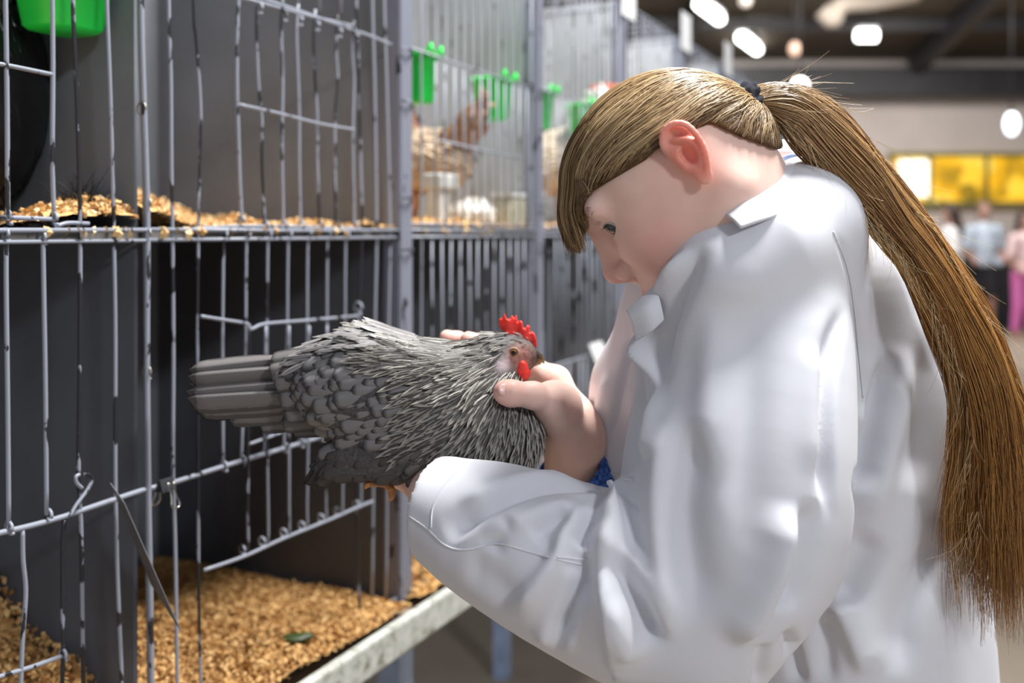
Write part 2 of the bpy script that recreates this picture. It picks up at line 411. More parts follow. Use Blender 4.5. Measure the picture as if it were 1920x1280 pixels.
# ------------------------------------------------------------------ the cage row
def paint_mat(name, bare, dark=(0.018, 0.018, 0.022), col=(0.27, 0.29, 0.345)):
    m, nt, b = new_mat(name); L = nt.links
    g = nd(nt, 'ShaderNodeNewGeometry'); mp = nd(nt, 'ShaderNodeMapping'); L.new(g.outputs['Position'], mp.inputs['Vector'])
    mp.inputs['Scale'].default_value = (9, 9, 3.2)
    n = nd(nt, 'ShaderNodeTexNoise', Scale=6.0, Detail=6.0, Roughness=0.55); L.new(mp.outputs[0], n.inputs['Vector'])
    c = ramp(nt, n.outputs['Fac'], [(bare-0.012, dark), (bare, col)])
    L.new(c, b.inputs['Base Color']); b.inputs['Roughness'].default_value = 0.38
    bp = nd(nt, 'ShaderNodeBump', Strength=0.5, Distance=0.0004); L.new(c, bp.inputs['Height']); L.new(bp.outputs[0], b.inputs['Normal'])
    return m
M_wire = paint_mat('grey_painted_wire', 0.415); M_worn = paint_mat('worn_black_wire', 0.565); M_rail = paint_mat('grey_painted_rail', 0.37)
M_post = paint_mat('post_paint', 0.37, col=(0.20, 0.21, 0.26))
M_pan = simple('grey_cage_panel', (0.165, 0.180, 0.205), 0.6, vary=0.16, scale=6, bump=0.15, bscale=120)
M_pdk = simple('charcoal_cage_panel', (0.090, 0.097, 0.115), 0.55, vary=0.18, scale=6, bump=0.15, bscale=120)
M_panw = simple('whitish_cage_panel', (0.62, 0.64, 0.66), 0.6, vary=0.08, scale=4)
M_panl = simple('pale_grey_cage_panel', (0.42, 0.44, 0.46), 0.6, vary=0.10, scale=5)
M_shelf = simple('shelf_board', (0.16, 0.155, 0.15), 0.7)
M_tray = None
m, nt, b = new_mat('scuffed_white_edge'); L = nt.links
g = nd(nt, 'ShaderNodeNewGeometry'); n = nd(nt, 'ShaderNodeTexNoise', Scale=42.0, Detail=6.0, Roughness=0.7); L.new(g.outputs['Position'], n.inputs['Vector'])
L.new(ramp(nt, n.outputs['Fac'], [(0.36, (0.22, 0.22, 0.16)), (0.46, (0.50, 0.52, 0.47)), (0.62, (0.66, 0.68, 0.64))]), b.inputs['Base Color']); b.inputs['Roughness'].default_value = 0.6
M_tray = m
HS, HT, HB, HR = 0.0, 0.565, -0.573, -0.284     # shelf, top, bottom, main rail of the lower tier
DEPTH = 0.5
def wire(parent, pts, r=0.0021, mat=None, name='wire', k=7, n=None):
    mb = MB(); P = np.asarray(pts)
    mb.tube(spline(P, n) if n else P, r, k); return mb.build(name, mat or M_wire, parent)
def loop(parent, p, r=0.006, wr=0.0018, mat=None):
    """a wire end curled round a rail"""
    a = np.linspace(-0.3, 1.65*math.pi, 12)
    u = np.array([CT, -ST, 0]); z = np.array([0, 0, 1.0]); s_ = np.array([ST, CT, 0])
    P = [p+r*(math.cos(q)*u+math.sin(q)*z)+s_*0.0045*(i/11-0.5) for i, q in enumerate(a)]
    return wire(parent, P, wr, mat, 'wire_hook', 6)
BS = [1.207+0.51*i for i in range(-1, 9)]
bays = []
blab = ['wire show cage bay at left edge, holding the black hen',
        'wire show cage bay behind the grey hen, between doubled wires and scuffed post',
        'blurred wire show cage bay with two green cups and a white drinker',
        'blurred wire show cage bay holding the white and tan bird',
        'far pale cage bay seen just above the hair, first beyond the white and tan bird']
blab += ['far pale cage bay above the girl\'s ponytail, %s in the row' % q for q in ('fourth from last', 'third from last', 'second from last', 'last')]
for i in range(9):
    s0, s1 = BS[i], BS[i+1]
    t = thing('show_cage', S((s0+s1)/2, HB, 0.2), blab[i], 'cage', 'poultry show cages in one row'); bays.append(t)
    # partition at the far side of the bay, upper and lower sheet
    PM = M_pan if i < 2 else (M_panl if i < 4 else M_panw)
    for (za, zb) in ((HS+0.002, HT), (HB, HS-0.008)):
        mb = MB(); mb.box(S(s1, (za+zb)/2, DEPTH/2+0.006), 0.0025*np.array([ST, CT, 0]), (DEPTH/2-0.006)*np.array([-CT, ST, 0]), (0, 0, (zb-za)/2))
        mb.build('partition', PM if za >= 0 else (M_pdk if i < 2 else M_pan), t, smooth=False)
    mb = MB(); mb.box(S((s0+s1)/2, (HT+HB)/2, DEPTH), 0.254*np.array([ST, CT, 0]), 0.003*np.array([-CT, ST, 0]), (0, 0, (HT-HB)/2)); mb.build('back_panel', PM, t, smooth=False)
    mb = MB(); mb.box(S((s0+s1)/2, HS-0.005, DEPTH/2+0.002), 0.2535*np.array([ST, CT, 0]), (DEPTH/2-0.004)*np.array([-CT, ST, 0]), (0, 0, 0.0045)); mb.build('shelf_board', M_shelf, t, smooth=False)
    mb = MB(); mb.box(S((s0+s1)/2, HB-0.006, DEPTH/2), 0.2535*np.array([ST, CT, 0]), (DEPTH/2+0.0)*np.array([-CT, ST, 0]), (0, 0, 0.005)); mb.build('floor_board', M_shelf, t, smooth=False)
    # rails right along the bay
    wire(t, [S(s0, HT), S(s1, HT)], 0.0028, M_rail, 'rail'); wire(t, [S(s0, HT, DEPTH), S(s1, HT, DEPTH)], 0.0028, M_rail, 'rail'); wire(t, [S(s0, HB+0.004), S(s1, HB+0.004)], 0.0026, M_rail, 'rail')
    wire(t, [S(s0, HS+0.001, -0.003), S(s0+.25, HS, -0.0035), S(s1, HS+0.0005, -0.003)], 0.0026, M_rail, 'rail'); wire(t, [S(s0, HS-0.0105, -0.002), S(s1, HS-0.011, -0.002)], 0.0022, M_rail, 'rail')
    # roof wires
    if i >= 2:
        for q in np.arange(s0+0.05, s1, 0.075): wire(t, [S(q, HT, 0), S(q, HT, DEPTH)], 0.0018, M_wire, 'roof_wire', 5)
        for q in (0.16, 0.33): wire(t, [S(s0, HT, q), S(s1, HT, q)], 0.0018, M_wire, 'roof_wire', 5)

def px_wire(t, pts, r=0.0021, mat=None, hooks=(), off=0.0):
    P = np.array([F(x, y, off) for x, y in pts]); o = wire(t, P, r, mat, n=max(4*len(P), 8))
    for h in hooks: loop(t, F(*h))
    return o
A, B = bays[0], bays[1]
N = M_wire; D = M_worn
# bay at left edge
px_wire(A, [(-4, -560), (6, -200), (10, 0), (13, 200), (14, 395), (14, 412)], .0023, N, [(16, 408)])
px_wire(A, [(92, -540), (96, -200), (98, 0), (99, 140), (98, 300), (101, 408)], .0023, N, [(102, 410)])
px_wire(A, [(126, -500), (135, -100), (137, 30), (141, 110), (146, 250), (150, 430), (149, 700), (147, 890), (152, 1000), (156, 1280), (157, 1500)], .0022, D)
px_wire(A, [(188, -500), (197, -150), (200, 0), (206, 160), (211, 330), (213, 440), (216, 620), (216, 880), (219, 1040), (222, 1130), (228, 1280), (230, 1450)], .0021, N)
px_wire(A, [(12, 438), (11, 520), (14, 760), (16, 985)], .0023, N, [(11, 440), (18, 990)])
px_wire(A, [(80, 445), (82, 560), (85, 740), (87, 965)], .0023, N, [(80, 446), (92, 966)])
px_wire(A, [(42, 993), (43, 1050), (48, 1110), (42, 1200), (38, 1300)], .0022, N)
px_wire(A, [(120, 975), (117, 1030), (117, 1130), (118, 1228), (114, 1330)], .0022, D, [(119, 1228)])
px_wire(A, [(-80, 108), (0, 120), (100, 140)], .0022, N)
px_wire(A, [(-80, 402), (0, 407), (104, 411)], .0024, N)
px_wire(A, [(102, 425), (128, 418), (166, 419)], .0022, N)
px_wire(A, [(-60, 1015), (0, 999), (60, 985), (120, 968), (200, 941), (282, 914)], .0029, M_rail)
px_wire(A, [(-60, 1290), (0, 1268), (60, 1250), (118, 1229)], .0023, N)
# twisted latch on the rail
px_wire(A, [(123, 966), (135, 945), (155, 918), (164, 898), (158, 889), (150, 888)], .0019, N, off=0.006)
px_wire(A, [(146, 914), (136, 904), (134, 893), (141, 888)], .0019, N, off=0.006)
# doubled post wires between the two near bays
px_wire(A, [(256, -500), (262, 0), (266, 160), (271, 300), (274, 430), (273, 640), (275, 880), (279, 1100), (282, 1300), (283, 1460)], .0031, N, off=0.002)
px_wire(B, [(262, -500), (266, 0), (270, 160), (275, 300), (277, 430), (279, 640), (280, 880), (282, 1050), (285, 1300), (286, 1460)], .0026, N, off=-0.004)
for y in (204, 383, 440, 698): loop(A, F(266 if y < 300 else 276, y), 0.0075, 0.0011, simple('tie_wire', (0.30, 0.28, 0.25), 0.35, 0.6))
# second bay
up = [([(310, -420), (316, 0), (320, 150), (321, 300), (323, 430), (325, 660), (324, 880), (328, 1010), (331, 1200), (334, 1440)], .0022, N),
      ([(352, -420), (362, 0), (367, 70), (375, 180), (376, 260), (373, 350), (372, 430), (370, 590), (371, 800), (372, 1060), (376, 1280), (378, 1420)], .0019, D)]
for p_, r_, m_ in up: px_wire(B, p_, r_, m_)
px_wire(B, [(451, -30), (446, 20), (444, 150), (447, 260), (450, 350), (454, 417)], .0023, N, [(453, 415)])
door_top = lambda x: 432-0.302*(1870-x) if x < 668 else 432-0.319*(1870-x)
for i, (x0_, x1_, x2_, m_) in enumerate(((481, 491, 495, D), (527, 529, 531, N), (556, 561, 563, N), (588, 595, 598, D), (630, 628, 629, D), (661, 662, 664, N))):
    pts = [(x0_+3, -12+i*10), (x0_, 40+i*12), (x0_+3, 150), (x1_, 225), (x1_, 300), (x2_, 400), (x2_, 420)]
    px_wire(B, pts, .0020, m_, [(x2_+3, 424), (x0_+6, door_top(x0_)+4)])
px_wire(B, [(448, 2), (452, -4), (520, 14), (600, 35), (665, 50)], .0024, M_rail)
px_wire(B, [(455, -14), (540, 14), (620, 42), (672, 60), (700, 70), (733, 84)], .0024, M_rail)
px_wire(B, [(448, 196), (520, 212), (600, 232), (664, 243)], .0021, M_rail)
px_wire(B, [(364, 428), (452, 424), (560, 425), (672, 428)], .0022, M_rail)
px_wire(B, [(668, -250), (668, 0), (670, 60), (676, 300), (679, 430), (672, 600), (668, 800), (668, 950), (672, 1100), (676, 1140)], .0022, D)
px_wire(B, [(694, -250), (698, 0), (703, 200), (706, 430), (703, 600), (700, 860), (698, 1118)], .0024, N)
px_wire(B, [(716, -250), (720, 0), (726, 200), (731, 430), (728, 640), (726, 860), (724, 1118)], .0024, N)
# roof part of the second bay above the door
for x in (482, 527, 560, 600, 640): px_wire(B, [(x-6, -240), (x, -10+0.2*(x-450))], .0019, N)
# lower tier wires of second bay, shelf to main rail and to the door
def rail_y(x): return 432+0.3055*(1870-x)
for x0_, x1_, m_, hk in ((419, 418, N, 1), (462, 452, N, 1), (502, 496, N, 1), (540, 532, N, 1), (577, 562, N, 1), (614, 600, N, 1), (648, 632, N, 0)):
    px_wire(B, [(x0_, 440), (x0_-1, 520), (x0_-2, 640), ((x0_+x1_)/2-1, 760), (x1_, rail_y(x1_))], .0020, m_, [(x0_+2, 441), (x1_+3, rail_y(x1_+3))])
px_wire(B, [(280, 916), (330, 903), (420, 874), (520, 844), (620, 814), (740, 778)], .0029, M_rail)
# small inner door hanging in the lower tier
px_wire(B, [(362, 592), (400, 598), (448, 606), (454, 616), (462, 614), (485, 606), (560, 600), (664, 591)], .0021, N, off=0.012)
px_wire(B, [(450, 832), (500, 814), (512, 810)], .0019, N, off=0.012)
for x0_, x1_, m_ in ((452, 450, D), (484, 488, D), (528, 528, N), (566, 562, N), (600, 598, N), (632, 629, N), (666, 664, N)):
    b_ = 1065-(x1_-370)*0.397
    px_wire(B, [(x0_, 610), (x0_-1, 700), ((x0_+x1_)/2, 820), (x1_, 940), (x1_+1, b_-4)], .0019, m_, [(x1_+4, b_-2)], off=0.012)
px_wire(B, [(368, 1066), (444, 1040), (520, 1006), (600, 974), (660, 948), (686, 938)], .0023, M_rail, off=0.012)
loop(B, F(672, 577), 0.008)

# grey scuffed posts between the bays
for i in range(2, 9):
    t = thing('cage_post', S(BS[i]+0.012, HB, -0.006), {2: 'scuffed grey post beside the hen\'s back, nearest of the posts', 3: 'blurred grey post between the green cups'}.get(i, ['blurred grey post beyond the white and tan bird', 'first grey post past the nearest top card', 'grey post past the middle top card', 'grey post past the farthest top card', 'last grey post of the cage row'][i-4] if i > 3 else ''), 'post', 'posts between show cages' if i < 4 else 'far posts of the cage row')
    mb = MB(); s_ = np.array([ST, CT, 0]); u_ = np.array([CT, -ST, 0])
    mb.box(S(BS[i]+0.014, (HT+HB)/2, -0.002), s_*(0.016 if i < 3 else 0.010), u_*0.006, (0, 0, (HT-HB)/2)); mb.box(S(BS[i]-0.001, (HT+HB)/2, 0.008), s_*0.003, u_*0.014, (0, 0, (HT-HB)/2))
    mb.build('post', M_post, t, smooth=False)
    if i < 4:
        for h_ in (0.28, 0.20, 0.05, -0.03, -0.3):
            mb = MB(); mb.tube([S(BS[i]-0.005, h_, -0.012), S(BS[i]+0.014, h_+0.001, -0.0155), S(BS[i]+0.034, h_, -0.008)], 0.0016, 6); mb.build('tie', M_worn, t)

# the far bays are built from one pattern
def far_bay(i):
    t = bays[i]; s0, s1 = BS[i]+0.03, BS[i+1]-0.006; r = random.Random(40+i); k = 6 if i < 4 else 4
    xs = np.linspace(s0+0.010, s1-0.012, 15)
    for j, s in enumerate(xs):
        j1 = lambda: r.uniform(-0.003, 0.003)
        mm = D if r.random() < 0.10 else N
        if j in (0, 1, 14): wire(t, [S(s+j1(), HT), S(s+j1(), 0.28), S(s+j1(), 0.1), S(s, 0), S(s+j1(), -0.3), S(s, HB)], .0020, mm, k=k)
        else:
            wire(t, [S(s+j1(), HT), S(s+j1(), 0.42), S(s, 0.285)], .0019, mm, k=k)
            wire(t, [S(s+0.012, 0.28), S(s+0.012+j1(), 0.16), S(s+0.012, 0.004)], .0020, mm, k=k)
            wire(t, [S(s, -0.006), S(s+j1(), -0.15), S(s, HR)], .0019, mm, k=k)
            wire(t, [S(s+0.01, HR), S(s+j1()+0.01, -0.42), S(s+0.01, HB)], .0019, mm, k=k)
    wire(t, [S(s0, 0.289), S(s1, 0.283)], .0023, M_rail, 'rail', k); wire(t, [S(s0+0.1, 0.150), S(s1-0.06, 0.140)], .0020, M_rail, 'rail', k)
    wire(t, [S(s0, 0.010), S(s1, 0.010)], .0021, M_rail, 'rail', k); wire(t, [S(s0-0.02, HR), S(s1, HR)], .0027, M_rail, 'rail', k)
    wire(t, [S(s0+0.1, -0.40), S(s1-0.06, -0.40)], .0020, M_rail, 'rail', k)
for i in range(2, 9): far_bay(i)

# table that carries the row: scuffed white edge, top board, legs
t = thing('trestle_table', S(2.4, -EYE, 0.2), 'long table under the cages with scuffed white edge and pale blue legs', 'table')
s_ = np.array([ST, CT, 0]); u_ = np.array([CT, -ST, 0])
mb = MB(); mb.box(S(3.2, -0.598, 0.24), s_*2.56, u_*0.27, (0, 0, 0.012)); mb.build('tabletop', simple('table_board', (0.28, 0.22, 0.16), 0.7), t, smooth=False)
v, f = polygonize(lambda P: np.maximum(np.maximum(np.abs((P-S(3.2, -0.601, -0.041).astype(np.float32))@s_)-2.55, np.abs((P-S(3.2, -0.601, -0.041).astype(np.float32))@u_)-0.007), np.abs(P[:, 2]-(EYE-0.601))-0.024), S(0.5, -0.65, -0.041)-[0.1, 0.1, 0], S(0.7, -0.55, -0.041)+[0.1, 0.1, 0], 0.05) if False else (None, None)
mb = MB(); mb.box(S(3.2, -0.601, -0.041), s_*2.56, u_*0.008, (0, 0, 0.025)); o = mb.build('edge_strip', M_tray, t, smooth=False)
bv = o.modifiers.new('bevel', 'BEVEL'); bv.width = 0.004; bv.segments = 2
M_leg = simple('pale_blue_leg', (0.36, 0.46, 0.66), 0.4)
for sl in (1.72, 3.0, 4.4):
    for tt in (0.005, 0.46):
        mb = MB(); mb.box(S(sl, (-EYE-0.61)/2, tt), s_*0.0195, u_*0.0195, (0, 0, (EYE-0.61)/2)); mb.build('leg', M_leg, t, smooth=False)

# bedding of wood shavings
m, nt, b = new_mat('wood_shavings'); L = nt.links
at = nd(nt, 'ShaderNodeAttribute', attribute_name='tone')
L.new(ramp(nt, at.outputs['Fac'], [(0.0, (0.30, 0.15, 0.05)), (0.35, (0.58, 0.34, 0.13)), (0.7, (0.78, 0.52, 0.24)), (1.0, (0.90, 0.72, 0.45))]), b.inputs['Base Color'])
b.inputs['Roughness'].default_value = 0.75
b.inputs['Specular IOR Level'].default_value = 0.2
M_shav = m
def flakes(name, label, hfun, s0, s1, t0, t1, z0, count, size, group='wood shaving bedding', seed=1, tone=(0.2, 0.9)):
    r = np.random.default_rng(seed)
    s = r.uniform(s0, s1, count); t = r.uniform(t0, t1, count)
    hh = hfun(s, t); keep = hh > 0.0012; s, t, hh = s[keep], t[keep], hh[keep]; n = len(s)
    C = np.stack([-X0+ST*s-CT*t, CT*s+ST*t, z0+hh*r.uniform(0.75, 1.05, n)], 1)
    L_ = size*r.uniform(0.5, 1.4, n); Wd = L_*r.uniform(0.3, 0.6, n)
    a = r.normal(size=(n, 3)); a[:, 2] *= 0.6; a /= np.linalg.norm(a, axis=1, keepdims=True)
    b_ = np.cross(a, r.normal(size=(n, 3))); b_ /= np.linalg.norm(b_, axis=1, keepdims=True); c_ = np.cross(a, b_)
    curl = r.uniform(0.1, 0.8, n)
    V = []
    for u, q in ((-1, 0.0), (-0.33, 0.8), (0.33, 0.9), (1, 0.1)):
        for w_ in (-1, 1): V.append(C+a*(u*L_*0.5)[:, None]+b_*(w_*Wd*0.5)[:, None]+c_*(q*curl*L_*0.5)[:, None])
    V = np.stack(V, 1).reshape(-1, 3)
    base = np.arange(n)[:, None]*8
    fl = np.concatenate([base+np.array([0, 1, 3, 2]), base+np.array([2, 3, 5, 4]), base+np.array([4, 5, 7, 6])])
    tn = np.repeat(r.uniform(tone[0], tone[1], n), 8)
    # heap under the flakes
    gs, gt = 60, 36
    S_, T_ = np.meshgrid(np.linspace(s0, s1, gs), np.linspace(t0, t1, gt), indexing='ij'); H_ = np.maximum(hfun(S_, T_)*0.82, 0.0)
    H_ += np.where(H_ > 0.003, r.normal(0, size*0.12, H_.shape), 0); H_ = np.maximum(H_, 0.0004)
    G = np.stack([-X0+ST*S_-CT*T_, CT*S_+ST*T_, z0+H_], -1).reshape(-1, 3)
    ii = (np.arange(gs-1)[:, None]*gt+np.arange(gt-1)[None, :]).reshape(-1, 1)
    fg = ii+np.array([0, gt, gt+1, 1])
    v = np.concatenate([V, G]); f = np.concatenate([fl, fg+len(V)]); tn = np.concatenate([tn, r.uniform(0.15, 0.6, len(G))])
    o = mesh_obj(name, v, f, M_shav, smooth=False, attrs={'tone': tn}); return set_tags(o, label, 'bedding', kind='stuff')
def bumps(seed, n, s0, s1, t0, t1, amp):
    r = np.random.default_rng(seed); c = [(r.uniform(s0, s1), r.uniform(t0, t1), r.uniform(0.3, 1)*amp, r.uniform(0.02, 0.05)) for _ in range(n)]
    return lambda s, t: sum(a*np.exp(-((s-x)**2+(t-y)**2)/w_**2) for x, y, a, w_ in c)
bA = bumps(3, 30, 0.9, 1.2, 0.0, 0.45, 0.014)
flakes('wood_shavings', 'wood shavings around the black hen on the left shelf', lambda s, t: 0.010+bA(s, t)+0.024*np.exp(-((s-1.175)/0.035)**2-((t-0.05)/0.05)**2)+0.008*np.exp(-((s-1.16)/0.06)**2-((t-0.02)/0.02)**2), 0.78, 1.20, 0.0, 0.46, EYE, 9000, 0.0075, seed=2, tone=(0.0, 1.0))
bB = bumps(5, 30, 1.22, 1.7, 0.0, 0.45, 0.010)
flakes('wood_shavings', 'pale and golden shavings on the shelf of the middle cage', lambda s, t: 0.006+bB(s, t)+0.034*np.exp(-((s-1.225)/0.035)**2-((t-0.03)/0.04)**2)+0.030*np.exp(-((s-1.50)/0.22)**2-((t-0.38)/0.10)**2)+0.040*np.exp(-((s-1.50)/0.10)**2-((t-0.42)/0.07)**2), 1.213, 1.712, 0.0, 0.48, EYE, 14000, 0.007, seed=3, tone=(0.35, 1.0))
for j, (i, lb) in enumerate(((2, 'blurred shavings under the white drinker and white bird'), (3, 'blurred shavings under the white and tan bird'))):
    bC = bumps(8+j, 20, BS[i], BS[i+1], 0.0, 0.4, 0.014)
    flakes('wood_shavings', lb, lambda s, t: 0.009+bC(s, t), BS[i]+0.01, BS[i+1]-0.01, 0.0, 0.46, EYE, 2500, 0.013, seed=11+j, tone=(0.3, 1.0))
bD = bumps(21, 60, 1.0, 1.7, 0.0, 0.45, 0.022)
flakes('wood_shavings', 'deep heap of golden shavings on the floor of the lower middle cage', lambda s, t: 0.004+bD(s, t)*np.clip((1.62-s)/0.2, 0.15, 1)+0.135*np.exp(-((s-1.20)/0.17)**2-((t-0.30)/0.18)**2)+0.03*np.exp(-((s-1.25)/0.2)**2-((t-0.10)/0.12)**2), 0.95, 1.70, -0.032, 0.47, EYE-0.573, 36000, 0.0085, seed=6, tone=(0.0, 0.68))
bE = bumps(23, 40, 1.7, 2.8, 0.0, 0.3, 0.03)
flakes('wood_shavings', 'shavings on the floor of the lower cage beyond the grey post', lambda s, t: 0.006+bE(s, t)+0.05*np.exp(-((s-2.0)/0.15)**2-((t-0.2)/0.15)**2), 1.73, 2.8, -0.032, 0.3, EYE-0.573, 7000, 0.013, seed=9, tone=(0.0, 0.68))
# shavings hanging over the shelf lip
r = random.Random(4); mb = MB()
for _ in range(46):
    s = r.choice([r.uniform(1.08, 1.19), r.uniform(1.21, 1.30), r.uniform(1.3, 1.7), r.uniform(1.75, 2.2)]); p0 = S(s, 0.004, -0.003); d1 = np.array([r.uniform(-.3, .3), r.uniform(-.3, .3), -1]); l_ = r.uniform(0.006, 0.016)
    a_ = np.array([r.uniform(-1, 1), r.uniform(-1, 1), 0.2]); a_ = a_/np.linalg.norm(a_)*r.uniform(0.0015, 0.003); o_ = np.array([CT, -ST, 0])*0.004
    mb.add([p0-a_, p0+a_, p0+d1*l_*.5-a_*1.4+o_, p0+d1*l_*.5+a_*1.3+o_, p0+d1*l_-a_*.5, p0+d1*l_+a_*.6], [(0, 1, 3, 2), (2, 3, 5, 4)], r.uniform(0.4, 1))
o = mb.build('wood_shavings', M_shav, attr='tone', smooth=False); set_tags(o, 'loose shavings hanging over the front lip of the shelf', 'bedding', kind='stuff')
# a dark green dropping on the lower bedding
def lump(P):
    c0 = F(550, 1195, -0.02); c0[2] = EYE-0.565
    c0 = W(552, 1196, 1.33); return smin(sd_ell(P, c0, (0.018, 0.012, 0.005)), sd_ell(P, c0+[0.014, 0.004, 0.001], (0.012, 0.008, 0.005)), 0.004)
c0 = W(552, 1196, 1.33); v, f = polygonize(lump, c0-0.04, c0+0.04, 0.0022)
set_tags(mesh_obj('green_leaf_scrap', v, f, simple('dark_green', (0.03, 0.05, 0.01), 0.5)), 'dark green scrap lying on the shavings near the white table edge', 'scrap')

# green plastic cups hooked on the wires
m, nt, b = new_mat('green_plastic'); b.inputs['Base Color'].default_value = (0.02, 0.80, 0.10, 1); b.inputs['Roughness'].default_value = 0.3
b.inputs['Subsurface Weight'].default_value = 0.6; b.inputs['Subsurface Radius'].default_value = (0.004, 0.02, 0.005); b.inputs['Transmission Weight'].default_value = 0.0
M_green = m
def cup(s, h, t, w_, d_, hgt, label, flare=0.72):
    """top centre of the front face of the cup at (s, h, t); open tapered box with rim and two hooks"""
    th = thing('drinker_cup', S(s, h-hgt, t+d_/2), label, 'cup', 'green plastic cups on the cages')
    def ring(z, sc, inset=0.0, n=20):
        out = []
        for i in range(n):
            a = 2*math.pi*i/n; c_, s2 = math.cos(a), math.sin(a); e = 0.35
            x = math.copysign(abs(c_)**e, c_)*(w_/2*sc-inset); y = math.copysign(abs(s2)**e, s2)*(d_/2*sc-inset)
            out.append(S(s+x, z, t+d_/2+y))
        return out
    rings = [ring(h-hgt, flare*0.86), ring(h-hgt+0.004, flare), ring(h-0.006, 1.0), ring(h-0.005, 1.07), ring(h, 1.07), ring(h, 0.98, 0.0018), ring(h-hgt+0.006, flare, 0.0022)]
    V = [p for q in rings for p in q]; n = 20; Fc = []
    for a in range(len(rings)-1):
        for j in range(n): Fc.append((a*n+j, a*n+(j+1) % n, (a+1)*n+(j+1) % n, (a+1)*n+j))
    Fc.append(tuple(range(n))[::-1]); Fc.append(tuple((len(rings)-1)*n+j for j in range(n)))
    mb = MB(); mb.add(V, Fc); mb.build('bowl', M_green, th)
    for q in (-0.28, 0.28):
        mb = MB(); mb.tube([S(s+q*w_, h-0.012, t), S(s+q*w_, h+0.008, t-0.004), S(s+q*w_, h+0.012, t-0.010), S(s+q*w_, h-0.004, t-0.013)], 0.003, 8); mb.build('hook', M_green, th)
def inv(px, py, t):    # cage coordinates of a pixel at depth t inside the cage
    k_ = (px-CX)/FPX; s = (X0+CT*t+k_*ST*t)/(ST-k_*CT); Y = CT*s+ST*t; return s, -(py-HY)/FPX*Y
sA, hA = inv(128, -14, 0.06)
cup(sA, hA+0.02, 0.03, 0.085, 0.075, 0.062, 'green cup hooked inside the left cage at the top edge, near the black hen', 0.8)
s1_, h1_ = inv(806, 100, 0.012); cup(s1_, h1_, 0.010, 0.058, 0.05, 0.082, 'bright green cup just right of the grey scuffed post', 0.8)
s2_, h2_ = inv(955, 150, 0.012); cup(s2_-0.02, h2_, 0.010, 0.085, 0.06, 0.078, 'second green cup from the grey scuffed post', 0.78)
s3_, h3_ = inv(1030, 172, 0.012); cup(s3_, h3_, 0.010, 0.06, 0.05, 0.080, 'third green cup, beside the white and tan bird', 0.78)
s4_, h4_ = inv(1105, 196, 0.012); cup(s4_, h4_, 0.010, 0.07, 0.05, 0.07, 'farthest green cup, half hidden by the girl\'s hair', 0.78)
# white drinker and card boxes in third bay
M_dk = simple('milky_plastic', (0.62, 0.63, 0.62), 0.4)
sd_, hd_ = inv(820, 336, 0.05)
th = thing('water_fount', S(sd_, 0.005, 0.05), 'tall white plastic drinker standing on the shelf beside the grey post', 'drinker')
zt = hd_; mb = MB(); mb.box(S(sd_, zt/2, 0.05), s_*0.012, u_*0.014, (0, 0, zt/2-0.004)); mb.build('column', M_dk, th, smooth=False)
mb = MB(); mb.box(S(sd_+0.012, zt-0.004, 0.05), s_*0.03, u_*0.02, (0, 0, 0.014)); o = mb.build('head', M_dk, th, smooth=False); bv = o.modifiers.new('bevel', 'BEVEL'); bv.width = 0.004; bv.segments = 2
mb = MB(); mb.box(S(sd_, 0.006, 0.05), s_*0.03, u_*0.026, (0, 0, 0.006)); mb.build('dish', M_dk, th, smooth=False)
for q, (pxx, ht, lb) in enumerate(((955, 0.062, 'pale carton standing on the shelf in front of the far post'), (992, 0.068, 'white plastic tub standing between the far post and the fringe'))):
    sx, _ = inv(pxx, 432, 0.03); th = thing('feed_tub', S(sx, 0.008, 0.03), lb, 'tub')
    mb = MB(); mb.box(S(sx, 0.008+ht/2, 0.03), s_*(0.035), u_*0.02, (0, 0, ht/2)); o = mb.build('tub_body', simple('tub%d' % q, [(0.42, 0.40, 0.30), (0.55, 0.56, 0.60)][q], 0.6), th, smooth=False); bv = o.modifiers.new('bevel', 'BEVEL'); bv.width = 0.006; bv.segments = 3
    mb = MB(); mb.box(S(sx, 0.008+ht, 0.03), s_*(0.037), u_*0.022, (0, 0, 0.004)); mb.build('rim', M_dk, th, smooth=False)
# cards clipped on the rails
M_card = simple('card', (0.62, 0.58, 0.50), 0.7, vary=0.04); M_wcard = simple('white_card', (0.85, 0.86, 0.88), 0.6, vary=0.03)
n_ = np.array([0.0009, 0.0003, 0])
mb = MB()
Pc = [W(206, 905, 1.020), W(232, 942, 1.000), W(337, 1181, 0.955), W(283, 1096, 1.058)]
mb.quadbox(Pc, n_); set_tags(mb.build('show_card', simple('dark_card', (0.10, 0.10, 0.11), 0.5), smooth=False), 'thin entry card hanging edge-on from the lower rail at left', 'card')
mb = MB(); Pc = [F(1094, 645, 0.012), F(1118, 638, 0.012), F(1146, 720, 0.03), F(1118, 735, 0.03)]
mb.quadbox(Pc, n_); set_tags(mb.build('show_card', M_wcard, smooth=False), 'blurred white entry card hanging on the rail behind the girl\'s hand', 'card')
for i in (4, 5, 6):
    mb = MB(); sA_ = BS[i]+0.03; mb.box(S(sA_, HT+0.02, -0.01), s_*0.05, u_*0.0006, (0, 0, 0.055)); set_tags(mb.build('show_card', M_wcard, smooth=False), {4: 'nearest blurred card at the top of the cage row', 5: 'middle blurred card at the top of the cage row', 6: 'farthest blurred card at the top of the cage row'}[i], 'card')
